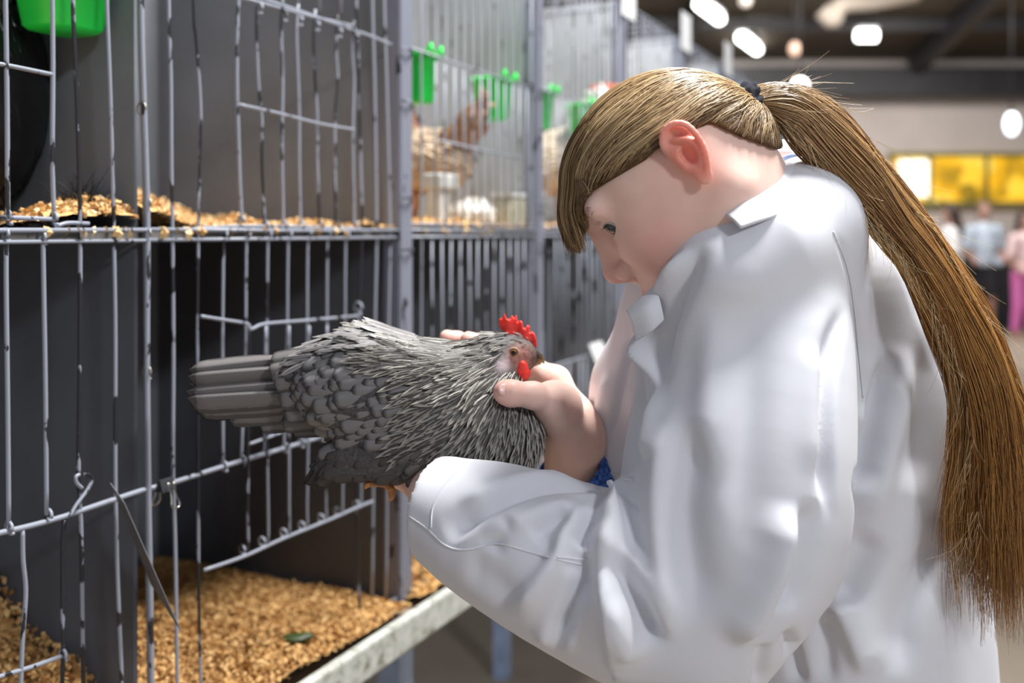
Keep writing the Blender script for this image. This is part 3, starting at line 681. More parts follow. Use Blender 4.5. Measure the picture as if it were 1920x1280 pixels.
# bulldog clip on the rail
t = thing('binder_clip', F(302, 912, 0.008), 'black binder clip with silver handles on the lower rail', 'clip')
c0 = F(303, 908, 0.006); mb = MB()
V = [c0+s_*a+u_*b_+np.array([0, 0, z]) for a in (-0.010, 0.010) for (b_, z) in ((-0.006, -0.006), (0.006, -0.006), (0.0015, 0.007), (-0.0015, 0.007))]
mb.add(V, [(0, 1, 5, 4), (1, 2, 6, 5), (2, 3, 7, 6), (3, 0, 4, 7), (0, 3, 2, 1), (4, 5, 6, 7)]); mb.build('clip_body', M_black, t, smooth=False)
M_chrome = simple('chrome', (0.55, 0.52, 0.48), 0.2, 1.0, vary=0)
for sg in (1, -1):
    c1 = c0+u_*0.007*sg+np.array([0, 0, -0.004]); q = [(-.004, 0.008), (-0.0035, -0.006), (-0.006, -0.016), (0, -0.020), (0.006, -0.016), (0.0035, -0.006), (0.004, 0.008)]
    mb = MB(); mb.tube(spline([c1+s_*a+u_*(0.006*sg*(0.01-z)/0.02)+np.array([0, 0, z]) for a, z in q], 22), 0.0008, 6); mb.build('clip_handle', M_chrome, t)
# ------------------------------------------------------------------ the girl
HS_ = 1.07
HF = np.array([-0.640, 0.205, -0.720]); HF /= np.linalg.norm(HF)
HU = np.array([-0.720, 0.12, 0.680]); HU = HU-HF*np.dot(HU, HF); HU /= np.linalg.norm(HU)
HL = np.cross(HU, HF)
HM = np.stack([HF, HL, HU], 1)                        # columns: forward, left, up
HO = W(1288, 288, 0.765)-0.076*HS_*HL
def hl(P): return ((P-HO.astype(np.float32))@HM.astype(np.float32))/np.float32(HS_)
def hw(q): return HO+HM@(np.asarray(q, float)*HS_)
def grp(P, c, R, fn, pad=0.004):
    c = np.asarray(c, np.float32); d = np.sqrt(((P-c)**2).sum(1))-R
    m = d < pad; out = np.maximum(d, pad).astype(np.float32)
    if m.any(): out[m] = fn(P[m])
    return out
def sym(fn, P):      # evaluate on |y|
    Q = P.copy(); Q[:, 1] = np.abs(Q[:, 1]); return fn(Q)
def ear_sdf(q):
    # q in head-local coordinates, left ear
    a = 0.18; c_, s_2 = math.cos(a), math.sin(a)
    X = q[:, 0]-0.001; Z = q[:, 2]+0.0015
    kk = np.float32(0.72); out = 0.0740
    E = np.stack([(X*c_+Z*s_2)/kk, (q[:, 1]-out)/kk+out, (-X*s_2+Z*c_)/kk], 1)
    hx = [(0.006, -0.002, 0.000), (0.013, 0.012, 0.002), (0.0125, 0.024, 0.005), (0.004, 0.033, 0.009), (-0.008, 0.034, 0.012), (-0.0175, 0.026, 0.014), (-0.020, 0.012, 0.0145), (-0.0175, -0.003, 0.013), (-0.012, -0.015, 0.010), (-0.006, -0.024, 0.007)]
    hx = spline([(x, out+y, z) for x, z, y in hx], 22)
    d = sd_chain(E, hx, [0.0030]*22, 0.002)
    # thin shell of the auricle
    sh = sd_ell(E, (-0.004, out+0.004, 0.006), (0.0185, 0.0062, 0.0295))
    d = smin(d, sh, 0.004)
    d = smin(d, sd_ell(E, (-0.001, out+0.005, -0.025), (0.0085, 0.0042, 0.0100)), 0.004)
    d = smax(d, -sd_ell(E, (-0.001, out+0.013, 0.020), (0.0125, 0.0085, 0.0100)), 0.003)
    d = smax(d, -sd_ell(E, (-0.001, out+0.012, 0.000), (0.0088, 0.0110, 0.0115)), 0.003)
    ah = spline([(0.003, out+0.006, 0.021), (-0.006, out+0.008, 0.016), (-0.0125, out+0.0105, 0.008), (-0.0125, out+0.010, -0.004), (-0.006, out+0.0075, -0.014)], 12)
    d = smin(d, sd_chain(E, ah, [0.0022, 0.0026]+[0.0028]*10, 0.002), 0.003)
    d = smin(d, sd_cap(E, (0.009, out+0.002, 0.001), (0.0085, out+0.0045, -0.007), 0.0036, 0.0034), 0.003)
    return d*kk
NECKB = W(1455, 455, 0.93)
def head_sdf(P, ears=True):
    q = hl(P)
    def f(Q):
        d = sd_ell(Q, (0.020, 0, 0.000), (0.0715, 0.072, 0.0710))
        d = smin(d, sd_ell(Q, (0.038, 0, 0.022), (0.052, 0.060, 0.046)), 0.02)
        d = smin(d, sd_ell(Q, (0.045, 0, -0.022), (0.050, 0.049, 0.060)), 0.025)
        d = smin(d, sd_ell(Q, (0.030, 0, -0.055), (0.055, 0.050, 0.036)), 0.02)
        d = smin(d, sd_ell(Q, (0.058, 0.035, -0.014), (0.030, 0.020, 0.021)), 0.02)
        d = smin(d, sd_ell(Q, (0.050, 0.031, -0.044), (0.035, 0.026, 0.032)), 0.025)
        d = smin(d, sd_chain(Q, [(0.0, 0.052, -0.042), (0.030, 0.045, -0.072), (0.080, 0.010, -0.092)], [0.016, 0.015, 0.014], 0.01), 0.022)
        d = smin(d, sd_ell(Q, (0.090, 0, -0.090), (0.016, 0.018, 0.015)), 0.015)
        d = smin(d, sd_ell(Q, (0.087, 0, -0.053), (0.021, 0.027, 0.024)), 0.015)
        d = smin(d, sd_cap(Q, (0.092, 0.010, 0.027), (0.078, 0.050, 0.024), 0.007, 0.006), 0.016)
        d = smax(d, -sd_ell(Q, (0.099, 0.036, 0.010), (0.017, 0.018, 0.012)), 0.014)
        # nose
        d = smin(d, sd_cap(Q, (0.0915, 0, 0.022), (0.1100, 0, -0.016), 0.0070, 0.0080), 0.012)
        d = smin(d, sd_sph(Q, (0.1130, 0, -0.0190), 0.0084), 0.006)
        d = smin(d, sd_ell(Q, (0.1030, 0.0112, -0.0245), (0.0088, 0.0062, 0.0078)), 0.004)
        d = smin(d, sd_cap(Q, (0.109, 0, -0.026), (0.102, 0, -0.034), 0.005, 0.005), 0.006)
        d = smax(d, -sd_ell(Q, (0.1060, 0.0075, -0.0325), (0.0060, 0.0036, 0.0050)), 0.003)
        # lips
        d = smax(d, -sd_cap(Q, (0.115, 0, -0.037), (0.112, 0, -0.046), 0.0020, 0.0030), 0.004)
        d = smin(d, sd_chain(Q, [(0.1060, 0, -0.0490), (0.1030, 0.012, -0.0510), (0.0945, 0.0240, -0.0550)], [0.0050, 0.0042, 0.0016], 0.003), 0.004)
        d = smin(d, sd_chain(Q, [(0.1030, 0, -0.0595), (0.1005, 0.011, -0.0590), (0.0940, 0.0230, -0.0560)], [0.0056, 0.0046, 0.0014], 0.003), 0.004)
        d = smax(d, -sd_chain(Q, [(0.1135, 0, -0.0542), (0.1080, 0.013, -0.0548), (0.0975, 0.0265, -0.0560)], [0.0021, 0.0021, 0.0018], 0.002), 0.0018)
        # eyelids: ball with a lens-shaped opening, lids lowered
        lid = sd_ell(Q, (0.0735, 0.0350, 0.0090), (0.0150, 0.0150, 0.0142))
        d = smin(d, lid, 0.006)
        d = smax(d, -sd_ell(Q, (0.0840, 0.0400, 0.0060), (0.0140, 0.0160, 0.0060)), 0.0012)
        d = smax(d, -sd_chain(Q, [(0.0895, 0.021, 0.0180), (0.0890, 0.037, 0.0185), (0.081, 0.0515, 0.0125)], [0.0010, 0.0014, 0.0010], 0.002), 0.003)
        return d
    d = sym(f, q)
    if not ears: return d*np.float32(HS_)
    E = q.copy(); E[:, 1] = np.abs(E[:, 1])
    e = grp(E, (-0.004, 0.080, 0.004), 0.05, ear_sdf, 0.01)
    d = smin(d, e, 0.005)
    return d*np.float32(HS_)
def neck_sdf(P):
    a = hw((0.000, 0, -0.022)); d = sd_cap(P, a, NECKB, 0.050, 0.055)
    return smin(d, sd_cap(P, hw((0.02, 0.02, -0.05)), NECKB+np.array([-0.03, -0.01, -0.02]), 0.036, 0.045), 0.03)
# hands
def hand_far(P):
    wr = W(1078, 880, 0.965)
    d = sd_chain(P, [W(1200, 1010, 1.02), wr, W(1072, 800, 0.955)], [0.030, 0.0245, 0.026], 0.02)
    d = smin(d, sd_cap(P, W(1078, 812, .955), W(1040, 716, 0.972), 0.024, 0.0155), 0.016)        # index metacarpal
    d = smin(d, sd_cap(P, W(1078, 812, .965), W(1034, 745, 0.990), 0.024, 0.0150), 0.016)
    d = smin(d, sd_cap(P, W(1080, 820, .970), W(1030, 780, 1.000), 0.022, 0.0140), 0.016)
    d = smin(d, sd_chain(P, [W(1082, 838, .948), W(1046, 762, 0.912), W(1035, 752, 0.906)], [0.020, 0.0190, 0.0165], 0.012), 0.018)  # thenar
    d = smin(d, sd_chain(P, [W(1046, 758, .910), W(1000, 741, 0.880), W(957, 737, 0.869), W(945, 735, 0.868)], [0.0160, 0.0108, 0.0104, 0.0092], 0.008), 0.012)
    d = smin(d, sd_chain(P, [W(1040, 716, .972), W(1004, 694, 0.982), W(950, 660, 0.992), W(905, 643, 0.985), W(878, 636, 0.975)], [0.0145, 0.0108, 0.0098, 0.0085, 0.0078], 0.006), 0.008)
    m = sd_chain(P, [W(1034, 742, .990), W(985, 700, 1.010), W(905, 655, 1.010), W(858, 638, 0.992), W(838, 632, 0.985)], [0.0145, 0.0108, 0.0096, 0.0082, 0.0074], 0.006)
    r = sd_chain(P, [W(1030, 775, 1.000), W(975, 740, 1.025), W(900, 710, 1.020), W(860, 695, 1.0)], [0.0135, 0.0100, 0.0090, 0.0074], 0.006)
    l = sd_chain(P, [W(1035, 800, 1.000), W(985, 790, 1.020), W(930, 765, 1.020), W(900, 755, 1.01)], [0.0125, 0.0090, 0.0080, 0.0068], 0.006)
    for e in (m, r, l): d = smin(d, e, 0.004)
    return d
def hand_near(P):
    d = sd_chain(P, [W(930, 965, 0.84), W(830, 935, 0.860), W(785, 880, 0.915)], [0.030, 0.0235, 0.022], 0.02)
    d = smin(d, sd_ell(P, W(742, 876, 0.925), (0.030, 0.036, 0.013)), 0.016)
    for i, (y0, yy) in enumerate(((0, 0.905), (2, 0.925), (4, 0.945), (5, 0.962))):
        d = smin(d, sd_chain(P, [W(722, 874+y0, yy), W(684, 868+y0, yy+0.002), W(654, 860, yy+0.006), W(640, 842+y0, yy+0.008)][:4], [0.0105, 0.0092, 0.0082, 0.0072], 0.006), 0.005)
    d = smin(d, sd_chain(P, [W(785, 878, 0.910), W(768, 868, 0.900), W(752, 860, 0.900)], [0.0120, 0.0100, 0.0085], 0.006), 0.01)
    return d
# inner arms (inside the sleeves) and torso
SH = W(1425, 545, 0.875); EL = W(1325, 1160, 0.83); WRN = W(930, 955, 0.84)
def inner_sdf(P):
    d = sd_chain(P, [SH, EL, WRN], [0.045, 0.038, 0.030], 0.03)
    d = smin(d, sd_chain(P, [W(1560, 560, 1.13), W(1330, 1060, 1.08), W(1200, 1010, 1.02)], [0.042, 0.036, 0.030], 0.03), 0.03)
    d = smin(d, sd_chain(P, [NECKB, W(1500, 640, 1.0), W(1570, 1000, 1.03), W(1590, 1350, 1.03)], [0.052, 0.085, 0.095, 0.10], 0.04), 0.05)
    return d
def skin_all(P):
    d = grp(P, hw((0.01, 0, 0.01)), 0.175, head_sdf, 0.03)
    d = smin(d, neck_sdf(P), 0.022)
    return d
v1, f1 = polygonize(skin_all, hw((0, 0, 0))-0.19, hw((0, 0, 0))+np.array([0.24, 0.19, 0.19]), 0.00115)
v2, f2 = polygonize(lambda P: hand_far(P), W(1060, 760, .95)-np.array([.15, .11, .11]), W(1060, 760, .95)+np.array([.11, .11, .15]), 0.0013)
v3, f3 = polygonize(lambda P: hand_near(P), W(720, 880, .90)-np.array([.07, .08, .07]), W(720, 880, .90)+np.array([.16, .10, .06]), 0.0015)
v4, f4 = polygonize(lambda P: inner_sdf(P), [0.05, 0.70, 0.85], [0.50, 1.30, 1.34], 0.009)
v1 = laplace(v1, f1, 1, 0.35)
fc = np.concatenate([f1, f2+len(v1), f3+len(v1)+len(v2), f4+len(v1)+len(v2)+len(v3)]); vc = np.concatenate([v1, v2, v3, v4])
# skin tint as the skin itself has it: r blush, g lips, b ear/nail redness
q = np.concatenate([hl(v1.astype(np.float32)), np.full((len(vc)-len(v1), 3), 9.0, np.float32)])
qa = q.copy(); qa[:, 1] = np.abs(qa[:, 1])
def gs(p, c, r): return np.exp(-(((p-np.array(c))/np.array(r))**2).sum(1))
blush = 0.9*gs(qa, (0.062, 0.048, -0.030), (0.030, 0.03, 0.026))+0.6*gs(qa, (0.115, 0, -0.02), (0.016, 0.02, 0.014))+0.3*gs(qa, (0.088, 0, -0.09), (0.02, 0.02, 0.02))
lipm = np.clip(1.3*np.maximum(gs(qa, (0.108, 0.004, -0.0502), (0.013, 0.018, 0.0048)), gs(qa, (0.106, 0.004, -0.0600), (0.013, 0.017, 0.0052)))-0.25, 0, 1)
earm = np.clip(1.8*gs(qa, (0.000, 0.088, -0.001), (0.019, 0.016, 0.026)), 0, 1)
# fingertips and knuckles are pinker
tips = np.zeros(len(vc))
for p_ in (W(945, 735, .868), W(838, 641, .985), W(878, 646, .975), W(640, 846, .88)): tips += 0.8*np.exp(-(((vc-p_)/0.016)**2).sum(1))
m, nt, b = new_mat('skin'); L = nt.links
a1 = nd(nt, 'ShaderNodeAttribute', attribute_name='tint'); g = nd(nt, 'ShaderNodeNewGeometry')
n1 = nd(nt, 'ShaderNodeTexNoise', Scale=55.0, Detail=5.0); L.new(g.outputs['Position'], n1.inputs['Vector'])
base = ramp(nt, n1.outputs['Fac'], [(0.3, (0.82, 0.555, 0.47)), (0.7, (0.88, 0.615, 0.53))])
sep = nd(nt, 'ShaderNodeSeparateColor'); L.new(a1.outputs['Color'], sep.inputs[0])
def mixc(fac, c_in, col, s):
    mx = nd(nt, 'ShaderNodeMix', data_type='RGBA'); mm = nd(nt, 'ShaderNodeMath', operation='MULTIPLY'); mm.inputs[1].default_value = s
    L.new(fac, mm.inputs[0]); L.new(mm.outputs[0], mx.inputs[0]); L.new(c_in, mx.inputs[6]); mx.inputs[7].default_value = (*col, 1); return mx.outputs[2]
c = mixc(sep.outputs[0], base, (0.72, 0.28, 0.24), 0.60); c = mixc(sep.outputs[1], c, (0.52, 0.13, 0.13), 0.8); c = mixc(sep.outputs[2], c, (0.80, 0.22, 0.15), 0.75)
L.new(c, b.inputs['Base Color']); b.inputs['Roughness'].default_value = 0.48; b.inputs['Specular IOR Level'].default_value = 0.35
b.inputs['Subsurface Weight'].default_value = 0.35; b.inputs['Subsurface Radius'].default_value = (0.012, 0.004, 0.0025); b.inputs['Subsurface Scale'].default_value = 0.8
n2 = nd(nt, 'ShaderNodeTexNoise', Scale=900.0, Detail=2.0); L.new(g.outputs['Position'], n2.inputs['Vector'])
bp = nd(nt, 'ShaderNodeBump', Strength=0.12, Distance=0.0006); L.new(n2.outputs['Fac'], bp.inputs['Height']); L.new(bp.outputs[0], b.inputs['Normal'])
M_skin = m
tint = np.stack([np.clip(blush+tips, 0, 1), lipm, earm, np.ones(len(vc))], 1)
GB = np.array([0.33, 1.0, 0.0])
girl = thing('person', GB, 'girl in white coat with long ponytail, bending over the grey hen she holds', 'person')
mesh_obj('body', vc, fc, M_skin, girl, attrs={'tint': tint})

# eyes
m, nt, b = new_mat('eye'); L = nt.links
at = nd(nt, 'ShaderNodeAttribute', attribute_name='ang')
L.new(ramp(nt, at.outputs['Fac'], [(0.0, (0.004, 0.004, 0.005)), (0.17, (0.004, 0.004, 0.005)), (0.19, (0.035, 0.04, 0.05)), (0.38, (0.06, 0.075, 0.09)), (0.42, (0.02, 0.02, 0.03)), (0.46, (0.62, 0.58, 0.57)), (1.0, (0.60, 0.50, 0.48))]), b.inputs['Base Color'])
b.inputs['Roughness'].default_value = 0.08
M_eye = m
for sy in (1, -1):
    c_ = np.array([0.0740, 0.0350*sy, 0.0080]); gd = np.array([0.74, 0.60*sy, -0.28]); gd /= np.linalg.norm(gd)
    v, f = polygonize(lambda P: sd_sph(P, (0, 0, 0), 0.0124), [-.014]*3, [.014]*3, 0.0011)
    v = v/np.linalg.norm(v, axis=1, keepdims=True)*0.0124
    ang = np.arccos(np.clip((v@gd)/0.0124, -1, 1))
    vw = (HM@((v+c_)*HS_).T).T+HO
    mesh_obj('eye', vw, f, M_eye, girl, attrs={'ang': np.clip(ang/1.2, 0, 1)})
# lashes and brows
def brow_strands(base, dirs, L_, R_, n, seed):
    r = np.random.default_rng(seed); u = r.uniform(0, 1, n); P0 = np.array([np.interp(u, np.linspace(0, 1, len(base)), np.array(base)[:, k]) for k in range(3)]).T
    D_ = np.array([np.interp(u, np.linspace(0, 1, len(dirs)), np.array(dirs)[:, k]) for k in range(3)]).T
    return P0, D_, u
M_brow = simple('brow_hair', (0.16, 0.09, 0.055), 0.6)
for sy in (1, -1):
    P0, D_, u = brow_strands([(0.0960, 0.012*sy, 0.0255), (0.0945, 0.03*sy, 0.030), (0.0800, 0.052*sy, 0.025)], [(0.1, 0.8*sy, 0.5), (0, 1.0*sy, 0.2), (-0.3, 0.9*sy, -0.25)], 0, 0, 150, 5)
    r = np.random.default_rng(8); P0 = P0+r.normal(0, 0.0015, P0.shape)*[0.3, 1, 1]; 
    t_ = np.linspace(0, 1, 4)[None, :, None]; L_ = r.uniform(0.004, 0.007, 150)[:, None, None]
    path = P0[:, None, :]+D_[:, None, :]*t_*L_; path = (HM@(path.reshape(-1, 3)*HS_).T).T.reshape(path.shape)+HO
    v, f = strands_geo(path, np.broadcast_to(np.linspace(0.00022, 0.00006, 4), (150, 4))); BROWS = globals().get('BROWS', [])+[path.copy()]
    n = 22; u = np.linspace(0.72, 1, n); P0 = np.stack([np.interp(u, [0, .5, 1], [0.0885, 0.0890, 0.0805]), sy*np.interp(u, [0, .5, 1], [0.026, 0.037, 0.0495]), np.interp(u, [0, .5, 1], [0.0090, 0.0118, 0.0085])], 1)
    D_ = np.stack([np.full(n, 0.8), sy*np.interp(u, [0, 1], [0.0, 0.7]), np.full(n, -0.45)], 1); L_ = 0.0035
    path = P0[:, None, :]+D_[:, None, :]*t_*L_; path[:, :, 2] += (t_[0, :, 0]**2*0.002)[None, :]
    path = (HM@(path.reshape(-1, 3)*HS_).T).T.reshape(path.shape)+HO
    v, f = strands_geo(path, np.broadcast_to(np.linspace(0.00014, 0.00004, 4), (n, 4))); mesh_obj('eyelashes', v, f, M_hdark, girl)
# thumb nail
def oriented(a, nrm):
    a = a/np.linalg.norm(a); nrm = nrm-a*np.dot(nrm, a); nrm /= np.linalg.norm(nrm); return np.stack([a, np.cross(nrm, a), nrm], 1)
R_ = oriented(W(943, 735, .868)-W(1000, 741, .88), np.array([-0.05, -0.93, 0.36]))
cN = W(948, 731, 0.8600)
v, f = polygonize(lambda P: sd_ell(P, cN, (0.0072, 0.0058, 0.0016), R_), cN-0.01, cN+0.01, 0.0006)
mesh_obj('thumb_nail', v, f, simple('nail', (0.80, 0.50, 0.44), 0.3, vary=0.04), girl)

# ---- white coat
LAT = np.array([-0.40, -0.9165, 0.0]); FWD = np.array([-0.9165, 0.40, 0.0])
RT = np.stack([LAT, FWD, np.array([0, 0, 1.0])], 1)
TOR = spline([  # px, py(at Y 1.02), Y, half lateral, half fore-aft
    (1470, 400, 1.01, 0.060, 0.060), (1476, 440, 1.01, 0.115, 0.090), (1500, 500, 1.015, 0.150, 0.116), (1528, 600, 1.02, 0.152, 0.130), (1548, 700, 1.02, 0.150, 0.134),
    (1558, 820, 1.02, 0.150, 0.136), (1566, 950, 1.02, 0.152, 0.138), (1574, 1100, 1.02, 0.158, 0.142), (1582, 1280, 1.02, 0.166, 0.144), (1592, 1500, 1.02, 0.185, 0.155)], 40)
TZ = np.array([W(a[0], a[1], a[2])[2] for a in TOR]); TX = np.array([W(a[0], a[1], a[2])[0] for a in TOR])
def torso_sdf(P):
    z = P[:, 2]; o = np.argsort(TZ); zz = TZ[o]
    cx = np.interp(z, zz, TX[o]); cy = np.interp(z, zz, TOR[o, 2]); a = np.interp(z, zz, TOR[o, 3]); b_ = np.interp(z, zz, TOR[o, 4])
    dx = P[:, 0]-cx; dy = P[:, 1]-cy
    u = dx*LAT[0]+dy*LAT[1]; w_ = dx*FWD[0]+dy*FWD[1]
    k0 = np.sqrt((u/a)**2+(w_/b_)**2); k1 = np.sqrt((u/a**2)**2+(w_/b_**2)**2)
    d = k0*(k0-1)/np.maximum(k1, 1e-5)
    return np.maximum(d, np.maximum(z-TZ.max(), 0.45-z)).astype(np.float32)
ARM = spline([[*W(1405, 535, .875), .079], [*W(1406, 660, .838), .084], [*W(1384, 850, .808), .090], [*W(1362, 1000, .798), .0885], [*W(1290, 1135, .797), .0755]], 16)
FORE = spline([[*W(1285, 1135, .800), .0755], [*W(1170, 1100, .800), .0715], [*W(1040, 1050, .805), .0645], [*W(930, 1000, .818), .0555], [*W(855, 965, .838), .0440], [*W(830, 952, .846), .0395]], 16)
def coat_sdf(P):
    d = torso_sdf(P)
    # shoulder yoke near side
    d = smin(d, sd_cap(P, W(1490, 415, 0.95), W(1405, 520, 0.860), 0.055, 0.078), 0.08)
    ch_ = sd_chain(P, [W(1500, 425, 0.860), W(1410, 474, 0.812), W(1354, 520, 0.794), W(1330, 610, 0.800), W(1268, 720, 0.885)], [0.056, 0.050, 0.042, 0.036, 0.042], 0.02)
    d = smin(d, sd_cap(P, W(1500, 400, 1.00), W(1570, 500, 1.12), 0.055, 0.070), 0.10)
    # chest front and lapel volume
    d = smin(d, sd_chain(P, [W(1330, 500, 0.93), W(1262, 610, 0.955), W(1212, 730, 0.975), W(1182, 865, 0.99), W(1200, 1050, 1.0)], [0.044, 0.044, 0.046, 0.046, 0.06], 0.03), 0.05)
    d = smin(d, sd_chain(P, [W(1330, 500, 0.93), W(1420, 640, 0.98)], [0.06, 0.09], 0.03), 0.05)
    # far sleeve
    f_ = sd_chain(P, [W(1540, 560, 1.13), W(1330, 1020, 1.10), W(1180, 985, 1.04)], [0.075, 0.068, 0.056], 0.03)
    d = smin(d, f_, 0.04)
    # near sleeve: upper arm, hanging elbow, forearm
    u = sd_chain(P, ARM[:, :3], ARM[:, 3], 0.004)
    u = smin(u, sd_cap(P, W(1478, 960, .81), W(1470, 1040, .806), 0.034, 0.036), 0.03)
    u = smin(u, sd_chain(P, [W(1575, 590, .885), W(1592, 680, .880), W(1590, 780, .878), W(1578, 860, .872), W(1545, 960, .86)], [0.012, 0.014, 0.014, 0.012, 0.010], 0.01), 0.012)
    fo = sd_chain(P, FORE[:, :3], FORE[:, 3], 0.004)
    u = smin(u, fo, 0.012)
    d0 = d
    # open cuff
    cav = sd_chain(P, [W(810, 944, 0.848), W(880, 975, 0.834)], [0.0340, 0.031], 0.01)
    u = smax(u, -cav, 0.003)
    # flat end of the cuff
    nrm = W(930, 985, 0.818)-W(812, 944, 0.846); nrm /= np.linalg.norm(nrm); nrm = nrm+np.array([-0.0, 0.0, 0.12]); nrm /= np.linalg.norm(nrm); p0 = W(818, 940, 0.848)
    u = np.maximum(u, -((P-p0.astype(np.float32))@nrm.astype(np.float32)))
    d = smin(d, u, 0.006)
    # neck opening
    d = smax(d, -sd_cap(P, hw((-0.01, 0, -0.02)), NECKB+[0.0, 0, 0.01], 0.064, 0.066), 0.006)
    d = smin(d, ch_, 0.02)
    return d
vC, fC = polygonize(coat_sdf, [-0.10, 0.66, 0.66], [0.62, 1.34, 1.40], 0.0026)
vC = laplace(vC, fC, 2, 0.5)
NC = vnormals(vC, fC)
if np.mean(((vC-vC.mean(0))*NC).sum(1)) < 0: fC = fC[:, ::-1]; NC = -NC
bvh = BVHTree.FromPolygons([tuple(p) for p in vC], [tuple(int(i) for i in q_) for q_ in fC])
EYEV = Vector((0, 0, EYE))
def hit(tree, px, py, default=0.9):
    d = Vector(((px-CX)/FPX, 1.0, -(py-HY)/FPX)).normalized()
    r = tree.ray_cast(EYEV, d)
    return np.array(r[0]) if r[0] is not None else W(px, py, default)
def on_coat(pts, n=24, lift=0.0, tree=None):
    P = spline(pts, n); return np.array([hit(tree or bvh, x, y) for x, y in P])
def fold(V, Nn, disp, pts, wl, wr, amp, ends=(0.25, 0.25)):
    """a ridge (amp > 0) or valley (amp < 0) of the cloth along a line on its surface, with a left and a right width"""
    C = on_coat(pts, 26); C[1:-1] = (C[:-2]+2*C[1:-1]+C[2:])/4
    w_ = max(wl, wr); lo = C.min(0)-2.6*w_; hi = C.max(0)+2.6*w_; m = ((V > lo) & (V < hi)).all(1)
    idx = np.where(m)[0]; Q = V[idx]; Nq = Nn[idx]; best = np.full(len(Q), 1e9); tt = np.zeros(len(Q)); sg = np.zeros(len(Q))
    for i in range(len(C)-1):
        ab = C[i+1]-C[i]; L2 = ab@ab+1e-12
        if L2 > 0.0020: continue
        t = np.clip(((Q-C[i])@ab)/L2, 0, 1); rv = Q-C[i]-t[:, None]*ab; dd_ = (rv**2).sum(1)
        k = dd_ < best; best[k] = dd_[k]; tt[k] = (i+t[k])/(len(C)-1); sg[k] = (np.cross(ab[None], rv[k])*Nq[k]).sum(1)
    tp = np.clip(tt/ends[0], 0, 1) if ends[0] > 0 else 1
    te = np.clip((1-tt)/ends[1], 0, 1) if ends[1] > 0 else 1
    tp = tp*te; tp = tp*tp*(3-2*tp)
    w = np.where(sg > 0, wr, wl)
    disp[idx] += 1.15*amp*np.exp(-best/(w*w))*tp
